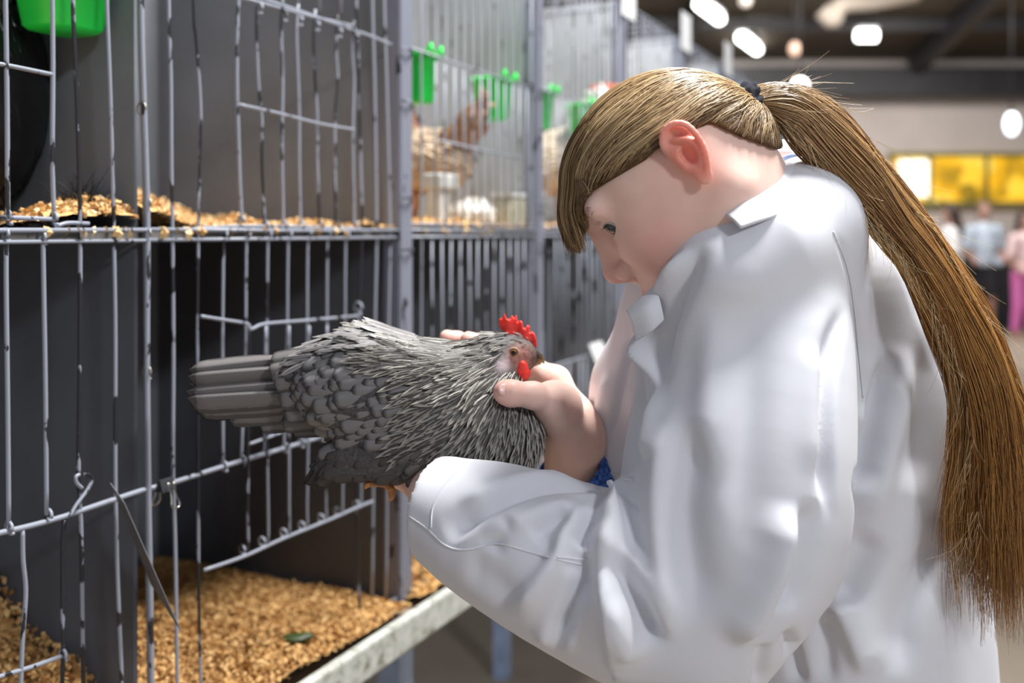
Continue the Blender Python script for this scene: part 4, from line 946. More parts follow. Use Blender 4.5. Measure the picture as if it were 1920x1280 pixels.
FOLDS = [  # (pixels along the fold, width to its left, width to its right, height), metres
    # armhole and underarm
    ([(1560, 430), (1588, 500), (1602, 580), (1612, 680), (1618, 748)], .003, .006, -.0030),
    ([(1592, 560), (1562, 660), (1553, 760), (1553, 880), (1556, 985)], .010, .005, -.011),
    ([(1530, 640), (1530, 760), (1528, 900)], .014, .014, .004),
    # upper arm overlapping the forearm: a raised edge, steep on its left
    ([(1212, 600), (1211, 655), (1228, 715), (1220, 780), (1213, 840), (1212, 868)], .004, .012, .008),
    ([(1215, 860), (1176, 905), (1142, 950), (1121, 1000), (1119, 1070), (1131, 1135), (1145, 1215), (1152, 1290)], .004, .020, .017),
    ([(1205, 620), (1200, 700), (1200, 790), (1190, 860)], .012, .004, -.007),
    # long drapes of the upper arm
    ([(1262, 740), (1244, 850), (1238, 960), (1250, 1080), (1272, 1200)], .014, .010, .009),
    ([(1310, 780), (1292, 870), (1282, 960), (1296, 1070), (1325, 1180)], .012, .020, -.010),
    ([(1345, 560), (1332, 680), (1330, 800), (1342, 920)], .012, .012, .005),
    ([(1440, 500), (1412, 640), (1396, 800), (1396, 980), (1404, 1100)], .016, .020, -.008, (.5, .5)),
    ([(1398, 620), (1372, 760), (1362, 900)], .010, .010, .004, (.5, .5)),
    ([(1130, 1035), (1160, 1075), (1196, 1125), (1222, 1175), (1232, 1215)], .010, .008, -.012),
    ([(1168, 1020), (1200, 1080), (1236, 1150), (1248, 1215)], .006, .012, .006),
    ([(1150, 1110), (1172, 1180), (1190, 1240)], .008, .008, .006),
    # elbow drape
    ([(1482, 935), (1473, 1010), (1450, 1090), (1412, 1160), (1366, 1214)], .016, .006, .012),
    ([(1512, 930), (1508, 1000), (1486, 1080), (1442, 1150)], .005, .018, -.010),
    # crook of the arm
    ([(1120, 930), (1075, 975), (1052, 1010), (1044, 1042), (1010, 1085), (975, 1122), (945, 1150)], .0045, .011, .010),
    ([(1128, 965), (1102, 1000), (1088, 1030)], .008, .008, -.009),
    ([(1126, 1015), (1100, 1080), (1066, 1150), (1040, 1225)], .012, .010, -.014),
    ([(1110, 1090), (1080, 1160), (1050, 1230)], .003, .008, .007),
    ([(1082, 1040), (1060, 1110), (1030, 1180), (1012, 1215)], .008, .006, .006),
    # forearm
    ([(836, 1018), (868, 990), (930, 952), (1000, 922), (1080, 912), (1150, 922)], .005, .013, -.010),
    ([(860, 960), (920, 925), (990, 900), (1075, 890)], .016, .010, .005),
    ([(905, 1012), (965, 985), (1035, 958), (1100, 948)], .010, .010, .007),
    ([(925, 1040), (940, 1005), (968, 975)], .007, .009, -.005),
    ([(1000, 1012), (1030, 985), (1070, 965)], .007, .007, -.006),
    ([(870, 1060), (930, 1090), (980, 1150)], .014, .014, -.004),
    # chest front and lapel
    ([(1322, 448), (1288, 500), (1258, 560), (1236, 640), (1230, 720), (1228, 790)], .006, .012, -.010),
    ([(1290, 452), (1255, 515), (1226, 590), (1216, 660), (1222, 730)], .005, .008, .010),
    ([(1190, 615), (1165, 720), (1135, 850)], .005, .010, -.008),
    ([(1150, 690), (1125, 770), (1108, 860)], .008, .006, .005),
    # back
    ([(1662, 655), (1645, 740), (1616, 850), (1596, 930)], .006, .014, -.012),
    ([(1700, 640), (1690, 760), (1655, 900), (1620, 1000)], .020, .012, .007),
    ([(1745, 620), (1730, 780), (1700, 930)], .018, .018, -.006),
    ([(1785, 980), (1740, 1080), (1705, 1170), (1685, 1275)], .022, .012, -.010),
    ([(1560, 1120), (1590, 1180), (1625, 1275)], .008, .022, .009),
    ([(1470, 1175), (1490, 1230), (1505, 1290)], .008, .006, -.008),
    ([(1540, 1140), (1552, 1210), (1556, 1290)], .010, .006, -.006),
    ([(1430, 1200), (1420, 1290)], .007, .007, -.006),
    ([(1640, 990), (1600, 1070), (1565, 1120)], .016, .016, -.008),
]
disp = np.zeros(len(vC)); NS = laplace(NC, fC, 6, 0.5); NS /= np.linalg.norm(NS, axis=1, keepdims=True)+1e-9
for fo_ in FOLDS: fold(vC, NS, disp, *fo_)
r = np.random.default_rng(3)
for _ in range(26):       # broad uneven sag of the cloth
    k_ = r.normal(size=3)*14; disp += 0.0004*np.sin(vC@k_+r.uniform(0, 6.28))
vC = vC+NS*disp[:, None]; vC = laplace(vC, fC, 1, 0.3)
m, nt, b = new_mat('white_cotton_twill'); L = nt.links
b.inputs['Roughness'].default_value = 0.85; b.inputs['Specular IOR Level'].default_value = 0.25; b.inputs['Sheen Weight'].default_value = 0.15
g = nd(nt, 'ShaderNodeNewGeometry'); wv = nd(nt, 'ShaderNodeTexWave', Scale=420.0, Distortion=1.0); wv.bands_direction = 'DIAGONAL'; L.new(g.outputs['Position'], wv.inputs['Vector'])
n2 = nd(nt, 'ShaderNodeTexNoise', Scale=8.0, Detail=3.0); L.new(g.outputs['Position'], n2.inputs['Vector'])
L.new(ramp(nt, n2.outputs['Fac'], [(0.3, (0.665, 0.675, 0.725)), (0.7, (0.705, 0.715, 0.765))]), b.inputs['Base Color'])
bp = nd(nt, 'ShaderNodeBump', Strength=0.10, Distance=0.0005); L.new(wv.outputs['Fac'], bp.inputs['Height']); L.new(bp.outputs[0], b.inputs['Normal'])
b.inputs['Subsurface Weight'].default_value = 0.0
M_coat = m
mesh_obj('coat', vC, fC, M_coat, girl)
bvh2 = BVHTree.FromPolygons([tuple(p) for p in vC], [tuple(int(i) for i in q_) for q_ in fC])
def seam(pts, r_=0.0008, n=50, name='seam', lift=0.0004):
    P = on_coat(pts, n, tree=bvh2)
    P = P+np.array([0, -lift, 0]); P = P.copy()
    Q = P.copy(); Q[1:-1] = (P[:-2]+P[1:-1]+P[2:])/3
    mb = MB(); mb.tube(Q, r_, 6); mb.build(name, M_coat, girl)
seam([(768, 968), (800, 990), (838, 1024), (880, 1030), (930, 1018), (985, 1032), (1035, 1046), (1090, 1058)])
seam([(1562, 434), (1588, 500), (1602, 580), (1612, 680), (1618, 745)])
seam([(868, 872), (836, 905), (812, 950), (808, 990)], 0.0007)
seam([(1044, 1044), (1062, 1045), (1084, 1048), (1100, 1046)], 0.0007, 20)
seam([(1125, 868), (1140, 884), (1165, 895), (1188, 899)], 0.0012, 20)
# collar and lapel sheets (thick cloth)
def sheet(name, rows, mat, parent, n_u=40, n_v=12, thick=0.003, wob=0.0):
    G = np.array([spline(r_, n_u) for r_ in rows]); G = np.stack([spline(G[:, j], n_v) for j in range(n_u)], 1)   # n_v, n_u, 3
    v = G.reshape(-1, 3); f = [(i*n_u+j, i*n_u+j+1, (i+1)*n_u+j+1, (i+1)*n_u+j) for i in range(n_v-1) for j in range(n_u-1)]
    o = mesh_obj(name, v, f, mat, parent); md = o.modifiers.new('solid', 'SOLIDIFY'); md.thickness = thick; md.offset = 0.0
    sb = o.modifiers.new('sub', 'SUBSURF'); sb.levels = 1; sb.render_levels = 1
    return o
top_ = [W(1358, 404, .772), W(1394, 368, .780), W(1440, 325, .820), W(1486, 296, .865), W(1530, 300, .905), W(1580, 330, .95), W(1600, 372, .985)]
mid_ = [W(1372, 412, .758), W(1420, 380, .768), W(1475, 338, .815), W(1530, 322, .85), W(1575, 330, .90), W(1612, 352, .95), W(1622, 390, .985)]
bot_ = [W(1388, 428, .750), W(1450, 408, .764), W(1515, 384, .812), W(1570, 370, .85), W(1610, 378, .90), W(1640, 398, .95), W(1640, 420, .985)]
sheet('collar', [top_, mid_, bot_], M_coat, girl, thick=0.0035)
sheet('lapel', [[W(1226, 536, .806), W(1200, 560, .800), W(1173, 584, .803)], [W(1236, 556, .790), W(1212, 578, .786), W(1182, 597, .795)], [W(1246, 600, .786), W(1222, 622, .788), W(1194, 640, .800)]], M_coat, girl, 14, 10, 0.003)
# blue checked shirt: collar edge and cuffs
m, nt, b = new_mat('blue_check'); L = nt.links
g = nd(nt, 'ShaderNodeNewGeometry'); ch = nd(nt, 'ShaderNodeTexChecker', Scale=210.0); ch.inputs[1].default_value = (0.03, 0.10, 0.42, 1); ch.inputs[2].default_value = (0.09, 0.22, 0.66, 1); L.new(g.outputs['Position'], ch.inputs['Vector'])
L.new(ch.outputs[0], b.inputs['Base Color']); b.inputs['Roughness'].default_value = 0.8
M_check = m
sheet('shirt_collar', [[p+np.array([-0.003, 0.001, 0.004]) for p in top_[0:5]], [p+np.array([-0.005, 0.004, -0.012]) for p in top_[0:5]]], simple('pale_blue_shirt', (0.42, 0.52, 0.80), 0.8), girl, 30, 5, 0.002)
def cuff(P):
    a, b_ = W(1054, 868, .960), W(1130, 950, .985)
    d = sd_cap(P, a, b_, 0.041, 0.046); n_ = (b_-a)/np.linalg.norm(b_-a)
    d = smax(d, -sd_cap(P, a-n_*0.05, b_+n_*0.06, 0.0385, 0.0435), 0.001)
    return np.maximum(d, -((P-(a+n_*0.008).astype(np.float32))@n_.astype(np.float32)))
c_ = W(1090, 890, .97); v, f = polygonize(cuff, c_-0.09, c_+0.09, 0.0022); mesh_obj('shirt_cuff', v, f, M_check, girl)
def cuff2(P):
    a, b_ = W(786, 933, .852), W(870, 970, .834); n_ = (b_-a)/np.linalg.norm(b_-a)
    d = sd_cap(P, a, b_, 0.0320, 0.034); d = smax(d, -sd_cap(P, a-n_*0.05, b_+n_*0.05, 0.0295, 0.0315), 0.001)
    return np.maximum(d, -((P-(a+n_*0.010).astype(np.float32))@n_.astype(np.float32)))
c_ = W(815, 938, .85); v, f = polygonize(cuff2, c_-0.06, c_+0.06, 0.002); mesh_obj('shirt_cuff', v, f, M_check, girl)

# legs and shoes (below the picture)
hipc = np.array([0.345, 1.02, 0.0])
def legs(P):
    d = None
    for sg in (-1, 1):
        o = hipc+LAT*0.085*sg
        e = sd_chain(P, [o+[0, 0, 0.78], o+FWD*0.01+[0, 0, 0.45], o-FWD*0.01+[0, 0, 0.09]], [0.085, 0.062, 0.05], 0.02)
        d = e if d is None else smin(d, e, 0.04)
    return d
v, f = polygonize(legs, hipc+[-0.28, -0.28, 0.03], hipc+[0.28, 0.28, 0.90], 0.012); mesh_obj('trousers', v, f, simple('dark_trousers', (0.02, 0.025, 0.045), 0.8), girl)
for sg in (-1, 1):
    o = hipc+LAT*0.085*sg
    v, f = polygonize(lambda P: smax(smin(sd_cap(P, o-FWD*0.02+[0, 0, 0.055], o+FWD*0.14+[0, 0, 0.035], 0.045, 0.038), sd_cap(P, o+[0, 0, 0.06], o+[0, 0, 0.11], 0.045, 0.045), 0.02), -P[:, 2], 0.004), o+[-0.25, -0.25, -0.01], o+[0.25, 0.25, 0.2], 0.008); mesh_obj('shoe', v, f, M_black, girl)
# ------------------------------------------------------------------ hair
m, nt, b = new_mat('light_brown_hair'); L = nt.links
at = nd(nt, 'ShaderNodeAttribute', attribute_name='tone')
L.new(ramp(nt, at.outputs['Fac'], [(0.0, (0.085, 0.034, 0.010)), (0.35, (0.28, 0.120, 0.030)), (0.65, (0.50, 0.245, 0.065)), (1.0, (0.82, 0.52, 0.20))]), b.inputs['Base Color'])
b.inputs['Roughness'].default_value = 0.38; b.inputs['Specular IOR Level'].default_value = 0.55
al = nd(nt, 'ShaderNodeAttribute', attribute_name='along'); a2 = ramp(nt, at.outputs['Fac'], [(0.0, (0.085, 0.050, 0.028)), (0.35, (0.24, 0.145, 0.072)), (0.65, (0.46, 0.31, 0.155)), (1.0, (0.78, 0.62, 0.38))])
mxh = nd(nt, 'ShaderNodeMix', data_type='RGBA'); rp = b.inputs['Base Color'].links[0].from_socket
L.new(al.outputs['Fac'], mxh.inputs[0]); L.new(a2, mxh.inputs[6]); L.new(rp, mxh.inputs[7]); L.new(mxh.outputs[2], b.inputs['Base Color'])
M_hair = m
m, nt, b = new_mat('ash_brown_hair'); L = nt.links
at = nd(nt, 'ShaderNodeAttribute', attribute_name='tone')
L.new(ramp(nt, at.outputs['Fac'], [(0.0, (0.085, 0.050, 0.028)), (0.35, (0.24, 0.145, 0.072)), (0.65, (0.46, 0.31, 0.155)), (1.0, (0.78, 0.62, 0.38))]), b.inputs['Base Color'])
b.inputs['Roughness'].default_value = 0.42; b.inputs['Specular IOR Level'].default_value = 0.45
M_ash = m
hr = np.random.default_rng(17)
TIE = W(1405, 197, 0.834)
def core(P): return smin(head_sdf(P, False), neck_sdf(P), 0.022)
def zmin(x): return np.interp(x, [-0.10, -0.065, -0.044, -0.034, -0.027, 0.004, 0.023, 0.050, 0.068, 0.085], [-0.066, -0.064, -0.044, -0.020, 0.003, 0.018, 0.019, 0.028, 0.034, 0.042])
def cap_sdf(P):
    q = hl(P); d = core(P)-0.0045
    return smax(d, (zmin(q[:, 0])-q[:, 2]+0.9*np.maximum(0.03-np.abs(q[:, 1]), 0)*0)*HS_, 0.004)
vh, fh = polygonize(cap_sdf, hw((0, 0, 0.02))-0.14, hw((0, 0, 0.02))+0.14, 0.0022)
mesh_obj('hair', vh, fh, simple('hair_under', (0.09, 0.05, 0.025), 0.95, vary=0.3, scale=90, spec=0.1), girl)
def project(P, off):
    e = 0.0008; Pf = P.astype(np.float32); d = core(Pf)
    g_ = np.stack([core(Pf+np.float32(e)*np.eye(3, dtype=np.float32)[k])-core(Pf-np.float32(e)*np.eye(3, dtype=np.float32)[k]) for k in range(3)], 1)
    g_ /= (np.linalg.norm(g_, axis=1, keepdims=True)+1e-9)
    return P+g_*(off-d)[:, None], g_
q = hl(vh.astype(np.float32)); dcore = core(vh.astype(np.float32))
ok = np.where((dcore > 0.003))[0]
near = q[ok, 1] > -0.03; wgt = np.where(near, 1.0, 0.35); wgt *= np.where(q[ok, 2]-zmin(q[ok, 0]) < 0.012, 2.4, 1.0)
NCAP = 11000; sel = hr.choice(ok, NCAP, p=wgt/wgt.sum())
P = vh[sel]+hr.normal(0, 0.0006, (NCAP, 3)); key = np.floor(P/0.010); lift = hr.uniform(0.0035, 0.0085, NCAP)
clump = np.sin(P[:, 0]*240+np.sin(P[:, 2]*190)*2)*np.sin(P[:, 2]*210+P[:, 1]*180+1)
M_ = 18; path = np.zeros((NCAP, M_, 3)); D0 = np.linalg.norm(TIE-P, axis=1)
side = hr.normal(0, 1, NCAP)
# the tie end of every strand keeps its own place in the bundle
bu = hr.normal(0, 0.0042, (NCAP, 3))
for k in range(M_):
    u = k/(M_-1); off = lift*(0.6+0.4*np.sin(u*3.1))+0.004*u*u+0.0030*clump*math.sin(u*3.0)
    P, g_ = project(P, off); path[:, k] = P
    tgt = TIE+bu; v_ = tgt-P; rem = np.linalg.norm(v_, axis=1); st = rem/(M_-k)*1.12
    # first comb backwards, then gather
    back = -HF+HU*0.10; dirn = v_/rem[:, None]+(1-u)**2*0.75*back[None, :]
    dirn -= g_*(dirn*g_).sum(1)[:, None]; dirn /= (np.linalg.norm(dirn, axis=1, keepdims=True)+1e-9)
    cr = np.cross(g_, dirn); dirn = dirn+cr*(0.20*np.sin(u*9+clump*3+side*0.5))[:, None]
    P = P+dirn*st[:, None]
qe = hl(path.reshape(-1, 3).astype(np.float32)); qe[:, 1] = np.abs(qe[:, 1])
bad = (grp(qe, (-0.004, 0.080, 0.004), 0.05, ear_sdf, 0.01).reshape(NCAP, M_) < 0.0008).any(1)
path[:, -1] = TIE+bu; path[:, -2] = 0.5*(path[:, -3]+path[:, -1])
tone = np.clip(0.40+0.30*clump+hr.normal(0, 0.17, NCAP), 0, 1)
path = path[~bad]; tone = tone[~bad]; NCAP = len(path)
rad = np.broadcast_to(np.interp(np.linspace(0, 1, M_), [0, 0.1, 0.9, 1], [0.00012, 0.00036, 0.00034, 0.0003]), (NCAP, M_))
v, f = strands_geo(path, rad); set_tags(mesh_obj('hair_strands', v, f, M_ash, girl, attrs={'tone': np.repeat(tone, M_*3)}), kind='stuff')
# fringe: combed forward over the forehead, then hanging straight down
NB = 3600; NBM = 20
y = np.where(hr.uniform(0, 1, NB) < 0.5, hr.uniform(-0.036, 0.060, NB), hr.uniform(0.015, 0.060, NB)); x0 = hr.uniform(0.030, 0.070, NB)
P = (HM@(np.stack([x0, y*0.9, np.full(NB, 0.075)], 1)*HS_).T).T+HO
lift = hr.uniform(0.006, 0.0190, NB)*np.interp(np.abs(y), [0, 0.03, 0.06], [1, 0.9, 0.6]); P, g_ = project(P, lift*0.6)
cl = np.sin(y*210+np.sin(x0*160)*1.5); Ls = (0.112-0.9*(x0-0.03)*0.75-0.35*np.maximum(np.abs(y)-0.025, 0))*hr.uniform(0.84, 1.02, NB)
thr = np.where(y > 0.02, hr.uniform(0.042, 0.078, NB), hr.uniform(0.060, 0.084, NB)); cF = hr.uniform(-0.10, 0.55, NB); path = np.zeros((NB, NBM, 3)); grav = np.array([0.02, 0.0, -1.0])
for k in range(NBM):
    path[:, k] = P; u = k/(NBM-1); qx = hl(P.astype(np.float32))[:, 0]
    kk = np.clip((qx-thr)/0.028, 0, 1); kk = np.where(np.abs(y) > 0.03, np.maximum(kk, np.clip((u-0.36)/0.3, 0, 1)), kk)[:, None]
    tf = HF[None]-g_*(g_@HF)[:, None]; tf /= np.linalg.norm(tf, axis=1, keepdims=True)+1e-9
    dn = tf*(1-kk)+(grav[None]*0.95+HF[None]*(cF*(1-u)-0.35*u)[:, None]-HL[None]*(np.sign(y)*0.12)[:, None])*kk; dn += HL[None]*(0.10*cl*math.sin(u*5))[:, None]; dn /= np.linalg.norm(dn, axis=1, keepdims=True)
    P = P+dn*(Ls/(NBM-1))[:, None]
    d_ = core(P.astype(np.float32)); Q, g_ = project(P, lift*(0.6+0.4*u)); push = (d_ < lift*(0.6+0.4*u)) | (kk[:, 0] < 0.25)
    P = np.where(push[:, None], Q, P)
tone = np.clip(0.40+0.20*cl+hr.normal(0, 0.16, NB), 0, 1)
v, f = strands_geo(path, np.broadcast_to(np.interp(np.linspace(0, 1, NBM), [0, .1, .8, 1], [.00015, .00040, .00034, .00008]), (NB, NBM)))
set_tags(mesh_obj('fringe', v, f, M_ash, girl, attrs={'tone': np.repeat(tone, NBM*3)}), kind='stuff')
# near-side lock of the fringe, swept over the temple
gA = spline([W(1058, 305, .850), W(1064, 350, .846), W(1070, 400, .846), W(1076, 448, .848), W(1084, 476, .850)], 16)
gB = spline([W(1082, 332, .815), W(1104, 343, .812), W(1121, 357, .812), W(1106, 388, .818), W(1098, 428, .826)], 16)
NK = 900; uu = hr.uniform(0, 1, NK)**0.8; lk = gA[None]*(1-uu)[:, None, None]+gB[None]*uu[:, None, None]+hr.normal(0, 0.0009, (NK, 1, 3))
lk += 0.0012*np.sin(uu*38)[:, None, None]*np.array([1, 0, 0.4])*np.linspace(0, 1, 16)[None, :, None]
offk = hr.uniform(0.003, 0.007, NK)
for k in range(16):
    d_ = core(lk[:, k].astype(np.float32)); ok_ = offk*min(1.0, 0.25+k/4); Q, g_ = project(lk[:, k], ok_); mvk = (d_ < ok_) | (uu > 0.45) | (k < 2); lk[:, k] = np.where(mvk[:, None], Q, lk[:, k])
v, f = strands_geo(lk, np.broadcast_to(np.interp(np.linspace(0, 1, 16), [0, .1, .8, 1], [.00015, .00040, .00034, .00008]), (NK, 16)))
set_tags(mesh_obj('side_fringe', v, f, M_ash, girl, attrs={'tone': np.repeat(np.clip(0.34+0.16*np.sin(uu*38)+hr.normal(0, 0.13, NK), 0, 1), 16*3)}), kind='stuff')
for bpth in BROWS:
    for k in range(4): bpth[:, k], g_ = project(bpth[:, k], np.full(len(bpth), 0.0002+0.0003*k))
    v, f = strands_geo(bpth, np.broadcast_to(np.linspace(0.00020, 0.00006, 4), (len(bpth), 4))); mesh_obj('eyebrow', v, f, M_brow, girl)
# ponytail
PT = [(1405, 197, .834, .0075), (1440, 190, .834, .0130), (1490, 206, .835, .0205), (1545, 256, .837, .0250), (1618, 334, .838, .0235), (1678, 412, .836, .0215), (1724, 470, .834, .0210), (1768, 545, .834, .0225),
      (1812, 640, .838, .0265), (1845, 740, .846, .0300), (1858, 840, .852, .0350), (1862, 940, .858, .0400), (1868, 1050, .864, .0400), (1878, 1215, .868, .0360)]
PC = spline([list(W(a, b_, c))+[d] for a, b_, c, d in PT], 60)
NP = 6500; MP = 34
ta = np.linspace(0, 1, MP)
Lf = np.clip(1.0-np.abs(hr.normal(0, 0.085, NP)), 0.50, 1.0)
ang = hr.uniform(0, 2*math.pi, NP); rr = np.sqrt(hr.uniform(0, 1, NP)); 
cid = hr.integers(0, 46, NP); cang = hr.uniform(0, 2*math.pi, 46); crr = np.sqrt(hr.uniform(0, 1, 46)); clen = hr.uniform(0.90, 1.0, 46); ctone = hr.normal(0, 0.13, 46)
ax_ = np.cos(ang)*rr; bx_ = np.sin(ang)*rr; cax = np.cos(cang[cid])*crr[cid]; cbx = np.sin(cang[cid])*crr[cid]
Lf = np.clip(Lf*clen[cid], 0.42, 1.0)
s_t = ta[None, :]*Lf[:, None]                                    # parameter along the tail
fi = s_t*59; i0 = np.minimum(fi.astype(int), 58); fr = (fi-i0)[:, :, None]
C_ = PC[i0]*(1-fr)+PC[i0+1]*fr
Tn = np.gradient(PC[:, :3], axis=0); Tn /= np.linalg.norm(Tn, axis=1, keepdims=True); Tn = Tn[i0]
Sd = np.cross(Tn, np.array([0, 1.0, 0])); Sd /= np.linalg.norm(Sd, axis=2, keepdims=True)      # sideways in the tail plane
Dp = np.cross(Sd, Tn)
cw = np.clip(s_t*1.5, 0, 0.72)                                   # clumping grows towards the tips
A_ = ax_[:, None]*(1-cw)+(cax[:, None]+0.25*ax_[:, None])*cw; B_ = bx_[:, None]*(1-cw)+(cbx[:, None]+0.25*bx_[:, None])*cw
wave = 0.0022*np.sin(s_t*16+cid[:, None]*1.7)+0.0009*np.sin(s_t*37+ang[:, None]*3)
X_ = C_[:, :, :3]+Sd*(A_*C_[:, :, 3]*1.05+wave)[:, :, None]+Dp*(B_*C_[:, :, 3]*0.62+wave*0.5)[:, :, None]
tipout = np.clip(ta-0.85, 0, 1)[None, :]*hr.normal(0, 0.05, NP)[:, None]; X_ += Sd*tipout[:, :, None]
tone = np.clip(0.42+ctone[cid]+hr.normal(0, 0.15, NP), 0, 1)
tv = np.clip(tone[:, None]-0.10*np.clip(ta-0.4, 0, 1)[None, :], 0, 1)
rad = np.broadcast_to(np.interp(ta, [0, .05, .7, 1], [.0003, .00042, .00037, .00010]), (NP, MP))
v, f = strands_geo(X_, rad)
set_tags(mesh_obj('ponytail', v, f, M_hair, girl, attrs={'tone': np.repeat(tv.reshape(-1), 3), 'along': np.repeat(np.clip(s_t.reshape(-1)*1.9, 0, 1), 3)}), kind='stuff')
# fly-away hairs along the ponytail and crown
NF = 260; MF = 10; ti = hr.uniform(0.03, 0.9, NF); i0 = (ti*59).astype(int); C_ = PC[i0]
Tn = np.gradient(PC[:, :3], axis=0)[i0]; Tn /= np.linalg.norm(Tn, axis=1, keepdims=True); Sd = np.cross(Tn, [0, 1.0, 0]); Sd /= np.linalg.norm(Sd, axis=1, keepdims=True)
sg = hr.choice([-1, 1], NF, p=[0.6, 0.4]); u = np.linspace(0, 1, MF)[None, :, None]; ln = hr.uniform(0.015, 0.055, NF)[:, None, None]
curl = hr.normal(0, 1, (NF, 1, 3))
X_ = C_[:, None, :3]+Sd[:, None]*(sg*C_[:, 3]*hr.uniform(0.5, 1.0, NF))[:, None, None]-np.array([0, 1, 0])*(C_[:, 3]*0.5)[:, None, None]+Tn[:, None]*u*ln+Sd[:, None]*sg[:, None, None]*u*ln*hr.uniform(0, 0.5, NF)[:, None, None]+curl*u*u*0.007
v, f = strands_geo(X_, np.broadcast_to(np.linspace(0.00022, 0.00008, MF), (NF, MF)))
set_tags(mesh_obj('stray_hairs', v, f, M_hair, girl, attrs={'tone': np.repeat(hr.uniform(0.5, 1, NF), MF*3)}), kind='stuff')
# hair tie
ax0 = (W(1440, 186, .834)-W(1385, 200, .834)); ax0 /= np.linalg.norm(ax0)
R_ = oriented(ax0, np.array([0, -1.0, 0]))
def tie(P):
    q = (P-TIE.astype(np.float32))@R_.astype(np.float32); rho = np.sqrt(q[:, 1]**2+q[:, 2]**2); a = np.arctan2(q[:, 2], q[:, 1])
    return np.sqrt((rho-0.0125-0.001*np.sin(a*9))**2+(q[:, 0]*0.72)**2)-(0.0062+0.0012*np.sin(a*11+q[:, 0]*600))
v, f = polygonize(tie, TIE-0.026, TIE+0.026, 0.0011)
mesh_obj('hair_tie', v, f, simple('navy_scrunchie', (0.012, 0.014, 0.028), 0.9, vary=0.3, scale=300, bump=0.8, bscale=1500), girl)
# ------------------------------------------------------------------ the grey hen
def YH(px, py, Y=0.92): return W(px, py, Y)
HENB = W(800, 905, 0.92)
hen = thing('hen', HENB, 'grey hen with red comb and wattle, held in the girl\'s hands before the cages', 'hen')
def hen_body(P):
    d = sd_chain(P, [W(560, 722, .935), W(620, 716, .932), W(705, 724, .925), W(800, 764, .922), W(870, 785, .922), W(925, 800, .922)], [0.016, 0.030, 0.047, 0.055, 0.051, 0.038], 0.02)
    d = smin(d, sd_ell(P, W(905, 800, .92), (0.047, 0.050, 0.052)), 0.02)
    d = smin(d, sd_chain(P, [W(850, 740, .92), W(900, 704, .92), W(938, 670, .922), W(955, 662, .923)], [0.038, 0.028, 0.0200, 0.012], 0.012), 0.022)
    d = smin(d, sd_ell(P, W(650, 715, .895), (0.050, 0.020, 0.034)), 0.03)           # folded wing
    d = smin(d, sd_ell(P, W(735, 745, .882), (0.062, 0.022, 0.040)), 0.03)
    d = smin(d, sd_ell(P, W(742, 850, .915), (0.050, 0.045, 0.024)), 0.03)            # belly fluff
    return d
def hen_head(P):
    d = sd_ell(P, W(963, 661, .9225), (0.0190, 0.0130, 0.0172))
    d = smin(d, sd_ell(P, W(982, 668, .9225), (0.0125, 0.0085, 0.0100)), 0.010)
    d = smin(d, sd_ell(P, W(945, 680, .9145), (0.0085, 0.0045, 0.0085)), 0.004)       # ear lobe
    d = smin(d, sd_ell(P, W(975, 680, .9225), (0.0120, 0.0085, 0.0070)), 0.006)
    for Y_ in (.9105, .9345):
        d = smin(d, sd_ell(P, W(962, 661, Y_), (0.0070, 0.0030, 0.0062)), 0.003)
    return d
def hen_all(P): return smin(hen_body(P), hen_head(P), 0.006)
def hen_thigh(P):
    d = sd_chain(P, [W(780, 862, .900), W(700, 868, .895), W(650, 872, .893), W(618, 876, .895)], [0.034, 0.026, 0.0195, 0.0105], 0.02)
    return d
v, f = polygonize(lambda P: smin(hen_all(P), hen_thigh(P), 0.012), W(530, 930, .80)*[1, 0, 1]+[0, 0.80, 0], W(1035, 600, 1.02)*[1, 0, 1]+[0.0, 1.02, 0], 0.0020)
v = laplace(v, f, 1, 0.4); vb = v; fb = f; nb_ = vnormals(v, f)
if np.mean(((v-v.mean(0))*nb_).sum(1)) < 0: nb_ = -nb_; fb = fb[:, ::-1]
pxv = CX+v[:, 0]/v[:, 1]*FPX; pyv = HY-(v[:, 2]-EYE)/v[:, 1]*FPX
facem = np.clip(1.6*np.exp(-(((pxv-976)/26)**2+((pyv-668)/25)**2))-0.25, 0, 1)
lobem = np.exp(-(((pxv-943)/13)**2+((pyv-684)/13)**2))
m, nt, b = new_mat('hen_skin_and_down'); L = nt.links
at = nd(nt, 'ShaderNodeAttribute', attribute_name='mask'); sep = nd(nt, 'ShaderNodeSeparateColor'); L.new(at.outputs['Color'], sep.inputs[0])
g = nd(nt, 'ShaderNodeNewGeometry'); n1 = nd(nt, 'ShaderNodeTexNoise', Scale=300.0, Detail=4.0); L.new(g.outputs['Position'], n1.inputs['Vector'])
c = ramp(nt, n1.outputs['Fac'], [(0.3, (0.035, 0.032, 0.032)), (0.7, (0.09, 0.083, 0.082))])
fcx = ramp(nt, n1.outputs['Fac'], [(0.35, (0.26, 0.10, 0.085)), (0.6, (0.40, 0.20, 0.16))])
mx = nd(nt, 'ShaderNodeMix', data_type='RGBA'); L.new(sep.outputs[0], mx.inputs[0]); L.new(c, mx.inputs[6]); L.new(fcx, mx.inputs[7])
mx2 = nd(nt, 'ShaderNodeMix', data_type='RGBA'); L.new(sep.outputs[1], mx2.inputs[0]); L.new(mx.outputs[2], mx2.inputs[6]); mx2.inputs[7].default_value = (0.42, 0.34, 0.36, 1)
L.new(mx2.outputs[2], b.inputs['Base Color']); b.inputs['Roughness'].default_value = 0.65
bp = nd(nt, 'ShaderNodeBump', Strength=0.5, Distance=0.001); L.new(n1.outputs['Fac'], bp.inputs['Height']); L.new(bp.outputs[0], b.inputs['Normal'])
mesh_obj('body', vb, fb, m, hen, attrs={'mask': np.stack([facem, lobem, 0*facem, 0*facem+1], 1)})
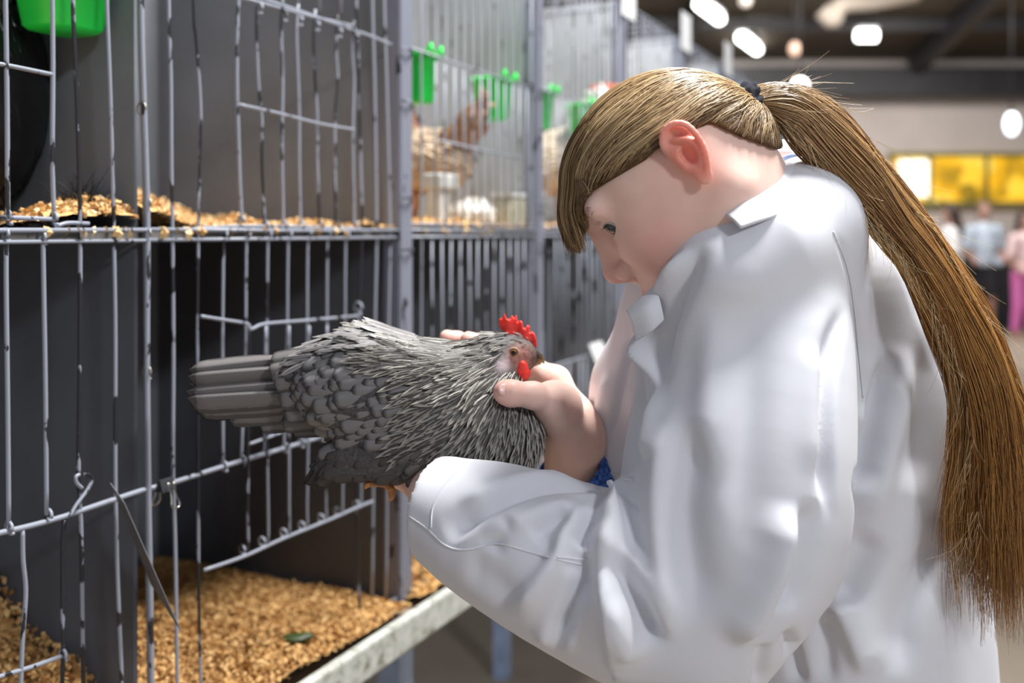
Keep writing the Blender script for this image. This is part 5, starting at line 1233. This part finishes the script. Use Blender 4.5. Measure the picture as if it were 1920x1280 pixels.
# comb
def sd_poly(px, pz, poly):
    n = len(poly); d = np.full(len(px), 1e9); s = np.ones(len(px))
    for i in range(n):
        a = poly[i]; b_ = poly[i-1]; e = b_-a; wx = px-a[0]; wz = pz-a[1]
        t = np.clip((wx*e[0]+wz*e[1])/(e@e), 0, 1); d = np.minimum(d, (wx-e[0]*t)**2+(wz-e[1]*t)**2)
        c1 = pz >= a[1]; c2 = pz < b_[1]; c3 = e[0]*wz > e[1]*wx
        fl = (c1 & c2 & c3) | (~c1 & ~c2 & ~c3); s = np.where(fl, -s, s)
    return s*np.sqrt(d)
cz = [(935, 607), (936, 598), (942, 596), (946, 586), (950, 597), (956, 598), (960, 590), (964, 596), (968, 590), (971, 604), (975, 600), (980, 603), (981, 614), (985, 615), (989, 608), (994, 612), (993, 623), (998, 621), (1003, 626), (1006, 636), (1007, 648), (1003, 656), (995, 654), (985, 648), (975, 645), (955, 640), (945, 622), (938, 616)]
Yc = 0.9225; cp = np.array([[(x-CX)/FPX*Yc, EYE-(y-HY)/FPX*Yc] for x, y in cz])
def comb(P):
    d2 = sd_poly(P[:, 0], P[:, 2], cp); th_ = 0.0030; y = P[:, 1]-Yc-0.0012*np.sin(P[:, 0]*420)
    q1 = np.maximum(d2+0.0018, 0); q2 = np.maximum(np.abs(y)-th_+0.0018, 0)
    return np.sqrt(q1*q1+q2*q2)-0.0018+np.minimum(np.maximum(d2+0.0018, np.abs(y)-th_+0.0018), 0)
v, f = polygonize(comb, [cp[:, 0].min()-.004, Yc-.008, cp[:, 1].min()-.004], [cp[:, 0].max()+.004, Yc+.008, cp[:, 1].max()+.004], 0.0006)
M_comb = simple('red_comb', (0.78, 0.035, 0.022), 0.38, vary=0.25, scale=260, bump=0.5, bscale=1300, sub=0.5, radius=(0.006, 0.001, 0.0008))
mesh_obj('comb', v, f, M_comb, hen)
for Y_, kx in ((0.9110, 0), (0.9330, 4)):
    def wat(P): return smin(sd_ell(P, W(976+kx, 696, Y_), (0.0080, 0.0034, 0.0090)), sd_cap(P, W(978+kx, 682, Y_), W(976+kx, 694, Y_), 0.0040, 0.0045), 0.004)
    c_ = W(976, 694, Y_); v, f = polygonize(wat, c_-0.014, c_+0.014, 0.0008); mesh_obj('wattle', v, f, M_comb, hen)
def beak(P):
    d = sd_chain(P, [W(982, 666, .9225), W(1000, 665, .9225), W(1012, 671, .9225), W(1020, 680, .9225)], [0.0072, 0.0055, 0.0036, 0.0010], 0.002)
    d = smin(d, sd_chain(P, [W(985, 677, .9225), W(1002, 679, .9225), W(1012, 681, .9225)], [0.0048, 0.0034, 0.0014], 0.002), 0.0005)
    return d
c_ = W(1002, 672, .9225); v, f = polygonize(beak, c_-0.018, c_+0.018, 0.0007)
m, nt, b = new_mat('horn_beak'); L = nt.links; at = nd(nt, 'ShaderNodeAttribute', attribute_name='t')
L.new(ramp(nt, at.outputs['Fac'], [(0.0, (0.10, 0.06, 0.04)), (0.55, (0.05, 0.035, 0.025)), (0.8, (0.30, 0.19, 0.08)), (1.0, (0.55, 0.40, 0.18))]), b.inputs['Base Color']); b.inputs['Roughness'].default_value = 0.3
px_ = CX+v[:, 0]/v[:, 1]*FPX; py_ = HY-(v[:, 2]-EYE)/v[:, 1]*FPX
mesh_obj('beak', v, f, m, hen, attrs={'t': np.clip((px_-985)/36*0.6+(py_-664)/22*0.5, 0, 1)})
tb = BVHTree.FromPolygons([tuple(p) for p in vb], [tuple(int(i) for i in q_) for q_ in fb]); c_face = hit(tb, 963, 661, .906)+np.array([0, 0.0006, 0])
M_heye = simple('hen_eye', (0.010, 0.006, 0.004), 0.06, vary=0); M_iris = simple('hen_iris', (0.22, 0.10, 0.03), 0.15, vary=0.2); M_ring = simple('eye_ring', (0.42, 0.27, 0.20), 0.5)
for Y_, sg in ((.9068, -1), (.9382, 1)):
    c_ = W(963, 661, Y_)
    if sg < 0: c_ = c_face
    v, f = polygonize(lambda P: sd_ell(P, c_, (0.0040, 0.0026, 0.0040)), c_-.006, c_+.006, 0.0006); eo = mesh_obj('eye', v, f, M_iris, hen)
    c2 = c_+np.array([0, sg*0.0012, 0]); v, f = polygonize(lambda P: sd_ell(P, c2, (0.0026, 0.0018, 0.0026)), c2-.004, c2+.004, 0.0005); mesh_obj('pupil', v, f, M_heye, eo)
    a = np.linspace(0, 2*math.pi, 25)[:-1]; mb = MB(); mb.tube([c_+np.array([0.0046*math.cos(q), sg*0.0006, 0.0042*math.sin(q)]) for q in a], 0.0009, 6, closed=True); mb.build('eyelid', M_ring, hen)
# feather shape shared by the copies
def feather_mesh(name, nl=9, nw=7, blunt=0.35, base_w=0.35, cup=0.18, bend=0.25, mat=None):
    V = []; fu = []; fv = []
    for i in range(nl):
        t = i/(nl-1); wd = (base_w+(1-base_w)*math.sin(min(t/0.55, 1)*math.pi/2))*math.sqrt(max(0.0, 1-max(0, (t-(1-blunt))/blunt)**2)) if t < 1 else 0.0
        for j in range(nw):
            s = 2*j/(nw-1)-1; V.append((t, s*wd*0.5, -cup*s*s*wd-bend*t*t+0.02*(abs(s) < 0.01))); fu.append(abs(s)); fv.append(t)
    F_ = [(i*nw+j, i*nw+j+1, (i+1)*nw+j+1, (i+1)*nw+j) for i in range(nl-1) for j in range(nw-1)]
    me = bpy.data.meshes.new(name); me.from_pydata(V, [], F_); me.update(); me.polygons.foreach_set('use_smooth', [True]*len(F_))
    for nm, a in (('fu', fu), ('fv', fv)):
        at_ = me.attributes.new(nm, 'FLOAT', 'POINT'); at_.data.foreach_set('value', a)
    me.materials.append(mat); return me, np.array(V), np.array(F_), np.array(fu), np.array(fv)
def feather_mat(name, mid, edge, dark, rough=0.5, e0=0.62, shaft=None):
    m, nt, b = new_mat(name); L = nt.links
    u = nd(nt, 'ShaderNodeAttribute', attribute_name='fu'); v_ = nd(nt, 'ShaderNodeAttribute', attribute_name='fv')
    p1 = nd(nt, 'ShaderNodeMath', operation='POWER'); L.new(v_.outputs['Fac'], p1.inputs[0]); p1.inputs[1].default_value = 3.0
    mxx = nd(nt, 'ShaderNodeMath', operation='MAXIMUM'); L.new(u.outputs['Fac'], mxx.inputs[0]); L.new(p1.outputs[0], mxx.inputs[1])
    g = nd(nt, 'ShaderNodeNewGeometry'); n1 = nd(nt, 'ShaderNodeTexNoise', Scale=60.0, Detail=3.0); L.new(g.outputs['Position'], n1.inputs['Vector'])
    ad = nd(nt, 'ShaderNodeMath', operation='MULTIPLY_ADD'); L.new(n1.outputs['Fac'], ad.inputs[0]); ad.inputs[1].default_value = 0.35; L.new(mxx.outputs[0], ad.inputs[2])
    c = ramp(nt, ad.outputs[0], [(0.14, shaft or mid), (0.24, mid), (e0+0.17, mid), (e0+0.35, edge), (1.15, dark)])
    L.new(c, b.inputs['Base Color']); b.inputs['Roughness'].default_value = rough; b.inputs['Specular IOR Level'].default_value = 0.45
    wv = nd(nt, 'ShaderNodeMath', operation='MULTIPLY_ADD'); L.new(v_.outputs['Fac'], wv.inputs[0]); wv.inputs[1].default_value = 170.0; 
    m2 = nd(nt, 'ShaderNodeMath', operation='MULTIPLY'); L.new(u.outputs['Fac'], m2.inputs[0]); m2.inputs[1].default_value = -40.0; L.new(m2.outputs[0], wv.inputs[2])
    sn = nd(nt, 'ShaderNodeMath', operation='SINE'); L.new(wv.outputs[0], sn.inputs[0])
    bp = nd(nt, 'ShaderNodeBump', Strength=0.14, Distance=0.0004); L.new(sn.outputs[0], bp.inputs['Height']); L.new(bp.outputs[0], b.inputs['Normal'])
    return m
M_fb = feather_mat('grey_body_feather', (0.185, 0.178, 0.180), (0.095, 0.090, 0.092), (0.030, 0.028, 0.030), e0=0.50)
M_ft = feather_mat('grey_tail_feather', (0.150, 0.138, 0.136), (0.120, 0.110, 0.108), (0.055, 0.050, 0.050), 0.55, shaft=(0.07, 0.065, 0.06))
M_fh = feather_mat('silver_hackle', (0.045, 0.040, 0.037), (0.30, 0.28, 0.25), (0.36, 0.34, 0.30), 0.42, e0=0.38)
me_b, VB, FB, fuB, fvB = feather_mesh('body_feather', bend=0.12, mat=M_fb)
me_t, VT, FT, fuT, fvT = feather_mesh('tail_feather', 14, 7, 0.14, 0.45, 0.10, 0.05, M_ft)
me_h, VHk, FHk, fuH, fvH = feather_mesh('hackle', 6, 5, 0.75, 0.5, 0.05, 0.10, M_fh)
def frame(d, n, L_, w_, hgt=None):
    d = d-n*np.dot(d, n); d /= np.linalg.norm(d); s = np.cross(n, d)
    return d, s, n
def place(me, name, parent, p, d, n, L_, w_, tilt=0.18):
    d, s, n = frame(d, n, L_, w_)
    d2 = d*math.cos(tilt)+n*math.sin(tilt); n2 = np.cross(d2, s)
    o = bpy.data.objects.new(name, me); COL.objects.link(o); o.parent = parent
    pl = p-np.array(world_loc(parent))
    M = Matrix(((d2[0]*L_, s[0]*w_, n2[0]*L_, pl[0]), (d2[1]*L_, s[1]*w_, n2[1]*L_, pl[1]), (d2[2]*L_, s[2]*w_, n2[2]*L_, pl[2]), (0, 0, 0, 1)))
    o.matrix_local = M; return o
def joined(name, parent, P, D, Nn, Ls, Ws, tilts, VV, FF, fu, fv, mat):
    D = D-Nn*(D*Nn).sum(1)[:, None]; D /= np.linalg.norm(D, axis=1, keepdims=True)+1e-9; Sx = np.cross(Nn, D)
    D2 = D*np.cos(tilts)[:, None]+Nn*np.sin(tilts)[:, None]; N2 = np.cross(D2, Sx)
    v = P[:, None]+VV[None, :, 0:1]*(D2*Ls[:, None])[:, None]+VV[None, :, 1:2]*(Sx*Ws[:, None])[:, None]+VV[None, :, 2:3]*(N2*Ls[:, None])[:, None]
    n, k = len(P), len(VV); f = (FF[None]+(np.arange(n)*k)[:, None, None]).reshape(-1, 4)
    return set_tags(mesh_obj(name, v.reshape(-1, 3), f, mat, parent, attrs={'fu': np.tile(fu, n), 'fv': np.tile(fv, n)}), kind='stuff')
rf = np.random.default_rng(12)
def poisson(cand, dist):
    keep = []; kp = np.zeros((0, 3))
    for i in cand:
        p = vb[i]
        if len(kp) == 0 or np.min(((kp-p)**2).sum(1)) > dist*dist: keep.append(i); kp = np.vstack([kp, p])
    return np.array(keep)
HEADP = W(985, 650, .9225)
def flow(p, px, py):
    away = p-HEADP; away /= np.linalg.norm(away)
    k = np.clip((px-770)/110, 0, 1)                                  # 1 at the neck and breast, 0 on the back
    body = np.array([-0.96, 0.0, -0.10-0.25*np.clip((py-700)/120, 0, 1)])
    d = away*k+body*(1-k)
    if px > 900 and py > 740: d = d*0.4+np.array([-0.35, 0, -0.9])
    return d
pxv = CX+vb[:, 0]/vb[:, 1]*FPX; pyv = HY-(vb[:, 2]-EYE)/vb[:, 1]*FPX
order = rf.permutation(len(vb))
nearside = (nb_[:, 1] < 0.25)
wing = (pxv > 590) & (pxv < 800) & (pyv > 650) & (pyv < 815) & nearside
thigh = (pyv > 838) & (pxv < 790)
hack = (pxv > 790)
back = ~wing & ~hack & ~thigh
def do_objs(mask, dist, L0, W0, tilt, name='body_feather', cap=300, jit=0.15):
    idx = poisson([i for i in order if mask[i]], dist)[:cap]
    for i in idx:
        d = flow(vb[i], pxv[i], pyv[i])+rf.normal(0, jit, 3)
        s = rf.uniform(0.85, 1.2); place(me_b, name, hen, vb[i]-nb_[i]*0.001, d, nb_[i], L0*s, W0*s, tilt+rf.uniform(-0.04, 0.08))
    return len(idx)
n1_ = do_objs(wing, 0.0086, 0.0255, 0.0190, 0.13)
n2_ = do_objs(back & nearside, 0.0105, 0.029, 0.0175, 0.12, cap=300-n1_)
def do_join(mask, dist, L0, W0, tilt, name, geo, mat, jit=0.12):
    idx = poisson([i for i in order if mask[i]], dist); P = vb[idx]-nb_[idx]*0.0008
    D = np.array([flow(vb[i], pxv[i], pyv[i]) for i in idx])+rf.normal(0, jit, (len(idx), 3)); s = rf.uniform(0.8, 1.25, len(idx))
    joined(name, hen, P, D, nb_[idx], L0*s, W0*s, tilt+rf.uniform(-0.05, 0.1, len(idx)), *geo, mat); return idx
do_join(~nearside & ~hack & ~thigh, 0.012, 0.028, 0.017, 0.15, 'far_side_plumage', (VB, FB, fuB, fvB), M_fb)
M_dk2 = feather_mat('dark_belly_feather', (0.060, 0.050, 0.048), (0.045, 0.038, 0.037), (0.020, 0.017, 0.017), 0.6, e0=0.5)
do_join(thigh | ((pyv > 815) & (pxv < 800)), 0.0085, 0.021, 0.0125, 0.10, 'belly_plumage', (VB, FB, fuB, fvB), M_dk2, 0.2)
# breast scales under the hackle, then the hackle itself
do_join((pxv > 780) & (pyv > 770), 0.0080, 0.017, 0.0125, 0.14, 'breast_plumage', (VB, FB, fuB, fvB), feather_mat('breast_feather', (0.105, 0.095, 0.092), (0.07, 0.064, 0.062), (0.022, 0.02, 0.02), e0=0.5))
isface = (pxv > 925) & (pyv > 640) & (pyv < 712) & ((np.hypot((pxv-974)/36, (pyv-670)/25) < 1) | (np.hypot((pxv-943)/13, (pyv-684)/14) < 1))
hk = (pxv > 700) & (pyv < 845) & ~isface & (pxv < 1010) & ~((pxv > 990) & (pyv < 705)) & ((pxv > 770) | (pyv < 690))
cidx = rf.permutation(np.where(hk)[0])[:2000]
# longer hackle low on the neck, short on the head
dh = np.linalg.norm(vb[cidx]-HEADP, axis=1); LL = np.interp(dh, [0.01, 0.03, 0.07, 0.16], [0.006, 0.014, 0.026, 0.030])*rf.uniform(0.8, 1.2, len(cidx)); WW = np.interp(dh, [0.01, 0.05, 0.16], [0.0014, 0.0032, 0.0050])*rf.uniform(0.8, 1.2, len(cidx))
D = np.array([flow(vb[i], max(pxv[i], 840) if pyv[i] > 690 else pxv[i], min(pyv[i], 738)) for i in cidx])+rf.normal(0, 0.13, (len(cidx), 3))
joined('hackle_plumage', hen, vb[cidx]+nb_[cidx]*rf.uniform(0.0, 0.003, len(cidx))[:, None], D, nb_[cidx], LL, WW, 0.07+rf.uniform(-0.02, 0.1, len(cidx)), VHk, FHk, fuH, fvH, M_fh)
# back sheen feathers over the saddle (pointed, pale)
sd = np.where(back & (pyv < 680) & (pxv > 560) & (nb_[:, 2] > 0.1))[0]; sidx = rf.permutation(sd)[:420]
M_fs = feather_mat('saddle_feather', (0.20, 0.19, 0.19), (0.32, 0.31, 0.30), (0.22, 0.21, 0.21), 0.45, e0=0.45)
D = np.array([flow(vb[i], pxv[i], pyv[i]) for i in sidx])+rf.normal(0, 0.16, (len(sidx), 3))
joined('saddle_plumage', hen, vb[sidx]+nb_[sidx]*rf.uniform(0.001, 0.004, len(sidx))[:, None], D, nb_[sidx], rf.uniform(0.022, 0.036, len(sidx)), rf.uniform(0.005, 0.009, len(sidx)), 0.06+rf.uniform(0, 0.1, len(sidx)), VHk, FHk, fuH, fvH, M_fs)
# tail: long feathers stacked from top to bottom, near side and far side
TF = [((540, 672), (352, 690), .905, 34), ((560, 690), (350, 703), .900, 36), ((575, 702), (353, 716), .905, 34), ((590, 716), (346, 731), .897, 38), ((600, 734), (348, 744), .893, 40), ((600, 750), (362, 756), .898, 38), ((612, 760), (420, 772), .905, 40), ((620, 772), (480, 786), .912, 42)]
for sgn, n_far in ((0, 8), (1, 6)):
    for i in range(n_far):
        (bx, by), (tx, ty), Y_, wd = TF[i]; Y_ = Y_ if not sgn else 1.852-Y_+0.012
        p = W(bx, by, Y_+(0.010 if not sgn else -0.008)); q_ = W(tx+sgn*8, ty-4*sgn, Y_+(0.004 if not sgn else 0.012)); d = q_-p; L_ = np.linalg.norm(d)
        nrm = np.array([0.02, -1.0 if not sgn else 1.0, 0.45]); nrm /= np.linalg.norm(nrm)
        nrm = nrm-d/L_*np.dot(nrm, d/L_); nrm /= np.linalg.norm(nrm)
        place(me_t, 'tail_feather', hen, p, d, nrm, L_, wd/2029*1.25, 0.0)
# tail coverts and wing quills
for (bx, by), (tx, ty), Y_, wd in [((600, 660), (505, 676), .900, 30), ((610, 676), (500, 694), .895, 36), ((610, 700), (510, 712), .889, 40), ((620, 735), (520, 744), .888, 40), ((625, 760), (530, 770), .893, 40), ((640, 780), (525, 790), .902, 36), ((640, 795), (545, 798), .910, 36),
                             ((640, 650), (560, 668), .890, 34), ((630, 665), (556, 682), .884, 34)]:
    p = W(bx, by, Y_); q_ = W(tx, ty, Y_-0.002); d = q_-p; L_ = np.linalg.norm(d); nrm = np.array([0, -1.0, 0.35]); nrm -= d/L_*np.dot(nrm, d/L_); nrm /= np.linalg.norm(nrm)
    place(me_t, 'tail_covert', hen, p, d, nrm, L_, wd/2029*1.2, 0.02)
for k, (bx, by, tx, ty, Y_, wd) in enumerate([(700, 700, 628, 790, .868, 24), (712, 712, 640, 800, .866, 24), (724, 726, 656, 806, .864, 24), (690, 690, 615, 776, .872, 24), (680, 680, 604, 756, .876, 22), (740, 745, 680, 815, .864, 24), (755, 760, 704, 822, .866, 24), (668, 668, 598, 738, .880, 22)]):
    p = W(bx, by, Y_); q_ = W(tx, ty, Y_+0.006); d = q_-p; L_ = np.linalg.norm(d); nrm = np.array([-0.1, -1.0, 0.25]); nrm -= d/L_*np.dot(nrm, d/L_); nrm /= np.linalg.norm(nrm)
    place(me_t, 'wing_quill', hen, p, d, nrm, L_, wd/2029*1.25, 0.03)
# leg and toe hanging below
M_shank = simple('orange_shank', (0.48, 0.20, 0.06), 0.45, vary=0.25, scale=200, bump=0.5, bscale=600)
mb = MB(); mb.tube(spline([W(745, 880, .895), W(730, 898, .888), W(724, 908, .885)], 10), 0.0048, 10); mb.build('shank', M_shank, hen)
mb = MB(); P_ = spline([W(724, 906, .885), W(733, 916, .883), (W(734, 930, .883)), W(731, 940, .883)], 12); mb.tube(P_, np.interp(np.linspace(0, 1, 12), [0, .7, 1], [.0042, .0030, .0008]), 8); mb.build('toe', M_shank, hen)
mb = MB(); P_ = spline([W(724, 906, .885), W(704, 905, .878), (W(690, 908, .876)), W(684, 916, .876)], 12); mb.tube(P_, np.interp(np.linspace(0, 1, 12), [0, .7, 1], [.0042, .0030, .0008]), 8); mb.build('toe', M_shank, hen)

# ------------------------------------------------------------------ other birds in the cages
def bird(name, base, yaw, hgt, cols, label, group=None, upright=0.0, fluffy=False, res=0.006):
    """standing fowl; base on the shelf, facing yaw; cols = body, neck, tail, comb"""
    t = thing('hen', base, label, 'hen', group); ca, sa = math.cos(yaw), math.sin(yaw); u = hgt/0.36
    def Q(f_, l_, z_): return np.asarray(base)+np.array([ca*f_-sa*l_, sa*f_+ca*l_, z_])*u
    R_ = np.stack([[ca, sa, 0], [-sa, ca, 0], [0, 0, 1]], 1)
    def body(P):
        d = sd_ell(P, Q(-0.01, 0, 0.15), (0.115*u, 0.07*u, 0.075*u), R_)
        d = smin(d, sd_ell(P, Q(0.055, 0, 0.16), (0.06*u, 0.058*u, 0.07*u), R_), 0.03*u)
        return d
    def neck(P):
        d = sd_chain(P, [Q(0.06, 0, 0.17), Q(0.085, 0, 0.235), Q(0.095, 0, 0.285)], [0.058*u, 0.036*u, 0.022*u], 0.03*u); return smin(d, sd_ell(P, Q(0.102, 0, 0.295), (0.026*u, 0.02*u, 0.023*u), R_), 0.01*u)
    def tail(P): return sd_chain(P, [Q(-0.07, 0, 0.17), Q(-0.13, 0, 0.225), Q(-0.155, 0, 0.27)], [0.042*u, 0.030*u, 0.012*u], 0.02*u)
    lo = np.asarray(base)+[-0.2*u, -0.2*u, -0.01]; hi = np.asarray(base)+[0.2*u, 0.2*u, 0.37*u]
    parts = {}
    for nm, fn, mt in (('body', body, cols[0]), ('neck', neck, cols[1]), ('tail', tail, cols[2])):
        v, f = polygonize(fn, lo, hi, res); v = laplace(v, f, 1, 0.5); mesh_obj(nm, v, f, mt, t); parts[nm] = (v, vnormals(v, f))
    # feathers as shells
    rg = np.random.default_rng(int(hgt*1000)+len(label))
    for nm, mt in (('body', cols[0]), ('neck', cols[1]), ('tail', cols[2])):
        v, n = parts[nm]; 
        if np.mean(((v-v.mean(0))*n).sum(1)) < 0: n = -n
        i = rg.choice(len(v), min(len(v), 420)); D = np.tile(np.array([-ca, -sa, -0.25 if nm != 'tail' else 0.9]), (len(i), 1))+rg.normal(0, 0.5 if fluffy else 0.15, (len(i), 3))
        joined('plumage', t, v[i], D, n[i], rg.uniform(0.026, 0.042, len(i))*u, rg.uniform(0.012, 0.02, len(i))*u, np.full(len(i), 0.18), VB, FB, fuB, fvB, mt)
    mb = MB(); 
    for k_ in range(5): mb.tube([Q(0.085+0.012*k_, 0, 0.31), Q(0.080+0.014*k_, 0, 0.335-0.003*abs(k_-2))], [0.009*u, 0.003*u], 8)
    mb.build('comb', cols[3], t)
    mb = MB(); mb.tube([Q(0.120, 0, 0.293), Q(0.136, 0, 0.29), Q(0.148, 0, 0.282)], [0.009*u, 0.006*u, 0.001*u], 8); mb.build('beak', M_shank, t)
    for s_l in (-1, 1):
        v, f = polygonize(lambda P: sd_ell(P, Q(0.118, 0.009*s_l, 0.262), (0.009*u, 0.005*u, 0.013*u)), Q(0.118, 0.009*s_l, 0.262)-0.02, Q(0.118, 0.009*s_l, 0.262)+0.02, 0.003); mesh_obj('wattle', v, f, cols[3], t)
        mb = MB(); mb.tube([Q(0.02, 0.03*s_l, 0.11), Q(0.005, 0.03*s_l, 0.05), Q(0.015, 0.03*s_l, 0.006)], [0.014*u, 0.007*u, 0.006*u], 8); lg = mb.build('leg', M_shank, t)
        for a in (-0.6, 0, 0.6, 3.14):
            mb = MB(); mb.tube([Q(0.015, 0.03*s_l, 0.006), Q(0.015+0.045*math.cos(a), 0.03*s_l+0.045*math.sin(a), 0.004)], [0.006*u, 0.002*u], 6); mb.build('toe', M_shank, lg)
    return t
def plume(name, c): return simple(name, c, 0.6, vary=0.2, scale=40, bump=0.4, bscale=250)
P_blk = simple('black_plumage', (0.006, 0.006, 0.007), 0.30, vary=0.3, scale=40, bump=0.4, bscale=250)
cB = W(-22, 165, 1.10)
t = thing('hen', cB-np.array([0, 0, 0.13]), 'black hen in the left cage, cut by the left picture edge', 'hen', 'fowl standing in the upper cages')
def bk(P):
    d = sd_ell(P, cB, (0.056, 0.085, 0.128)); return smin(d, sd_ell(P, cB+[-0.05, 0.02, -0.03], (0.07, 0.07, 0.09)), 0.03)
v, f = polygonize(bk, cB-[0.14, 0.11, 0.14], cB+[0.07, 0.12, 0.14], 0.005); mesh_obj('body', v, f, P_blk, t)
n = vnormals(v, f); n = n if np.mean(((v-v.mean(0))*n).sum(1)) > 0 else -n; rg = np.random.default_rng(5); i = rg.choice(len(v), 520)
joined('plumage', t, v[i]-n[i]*0.001, np.tile([0.1, 0.1, -1.0], (520, 1))+rg.normal(0, 0.15, (520, 3)), n[i], rg.uniform(0.03, 0.045, 520), rg.uniform(0.014, 0.02, 520), np.full(520, 0.05), VB, FB, fuB, fvB, P_blk)
v, f = polygonize(lambda P: sd_chain(P, [cB+[-0.05, 0, 0.08], cB+[-0.09, 0, 0.16], cB+[-0.11, 0, 0.21]], [0.05, 0.03, 0.022], 0.02), cB+[-0.18, -0.07, 0], cB+[0.03, 0.07, 0.25], 0.005); mesh_obj('neck', v, f, P_blk, t)
bs, bh = inv(1045, 420, 0.10)
bird('hen', S(bs+0.03, 0.008, 0.11), -0.2, 0.37, (plume('cream_plumage', (0.62, 0.52, 0.40)), plume('white_plumage', (0.75, 0.74, 0.72)), plume('tan_plumage', (0.40, 0.20, 0.10)), simple('orange_comb', (0.65, 0.14, 0.05), 0.5)), 'blurred cream and tan bird with orange-red comb between the cups and the girl\'s hair', 'fowl standing in the upper cages')
bs, bh = inv(790, 420, 0.16)
bird('hen', S(bs+0.02, 0.008, 0.16), 2.5, 0.30, (plume('cream_plumage2', (0.55, 0.42, 0.30)), plume('brown_plumage', (0.20, 0.09, 0.05)), plume('tan_plumage2', (0.35, 0.2, 0.12)), M_comb), 'blurred brown and cream bird behind the bright green cup', 'fowl standing in the upper cages')
# white fluffy bird lying down
bs, bh = inv(880, 432, 0.07); cS = S(bs, 0.010, 0.07)
t = thing('bantam', cS, 'small white fluffy bird lying on the shelf right of the white drinker', 'hen')
def fl(P):
    d = sd_ell(P, cS+[0.0, 0, 0.022], (0.045, 0.04, 0.026)); d = smin(d, sd_ell(P, cS+[-0.045, 0.01, 0.022], (0.022, 0.02, 0.018)), 0.012); return d+0.0015*np.sin(P[:, 0]*350)*np.sin(P[:, 1]*330)*np.sin(P[:, 2]*340)
v, f = polygonize(fl, cS-[0.08, 0.06, 0.01], cS+[0.06, 0.06, 0.06], 0.003); Mw = plume('white_down', (0.82, 0.80, 0.76)); mesh_obj('body', v, f, Mw, t)
n = vnormals(v, f); n = n if np.mean(((v-v.mean(0))*n).sum(1)) > 0 else -n; rg = np.random.default_rng(2); i = rg.choice(len(v), 500)
joined('down', t, v[i], rg.normal(0, 1, (500, 3)), n[i], rg.uniform(0.008, 0.015, 500), rg.uniform(0.002, 0.004, 500), np.full(500, 0.7), VHk, FHk, fuH, fvH, Mw)
mb = MB(); mb.tube([cS+[-0.064, 0.005, 0.022], cS+[-0.078, 0.003, 0.018]], [0.004, 0.001], 6); mb.build('beak', M_shank, t)
# feathered foot wisps of the black hen
rg = np.random.default_rng(6); bs, bh = inv(150, 405, 0.045); c_ = S(bs, 0.022, 0.045); N_ = 130
D = rg.normal(0, 1, (N_, 3))*[1.1, 0.6, 0.8]+[0, 0, 0.9]; D /= np.linalg.norm(D, axis=1, keepdims=True); u_t = np.linspace(0, 1, 8)[None, :, None]
X_ = c_+rg.normal(0, 0.006, (N_, 1, 3))+D[:, None]*u_t*rg.uniform(0.015, 0.045, (N_, 1, 1))+rg.normal(0, 0.006, (N_, 1, 3))*u_t**2
v, f = strands_geo(X_, np.broadcast_to(np.linspace(0.0009, 0.0001, 8), (N_, 8)))
set_tags(mesh_obj('black_feather_tuft', v, f, P_blk), 'wispy tuft of black feathers lying in the shavings beside the black hen', 'feather', kind='stuff')
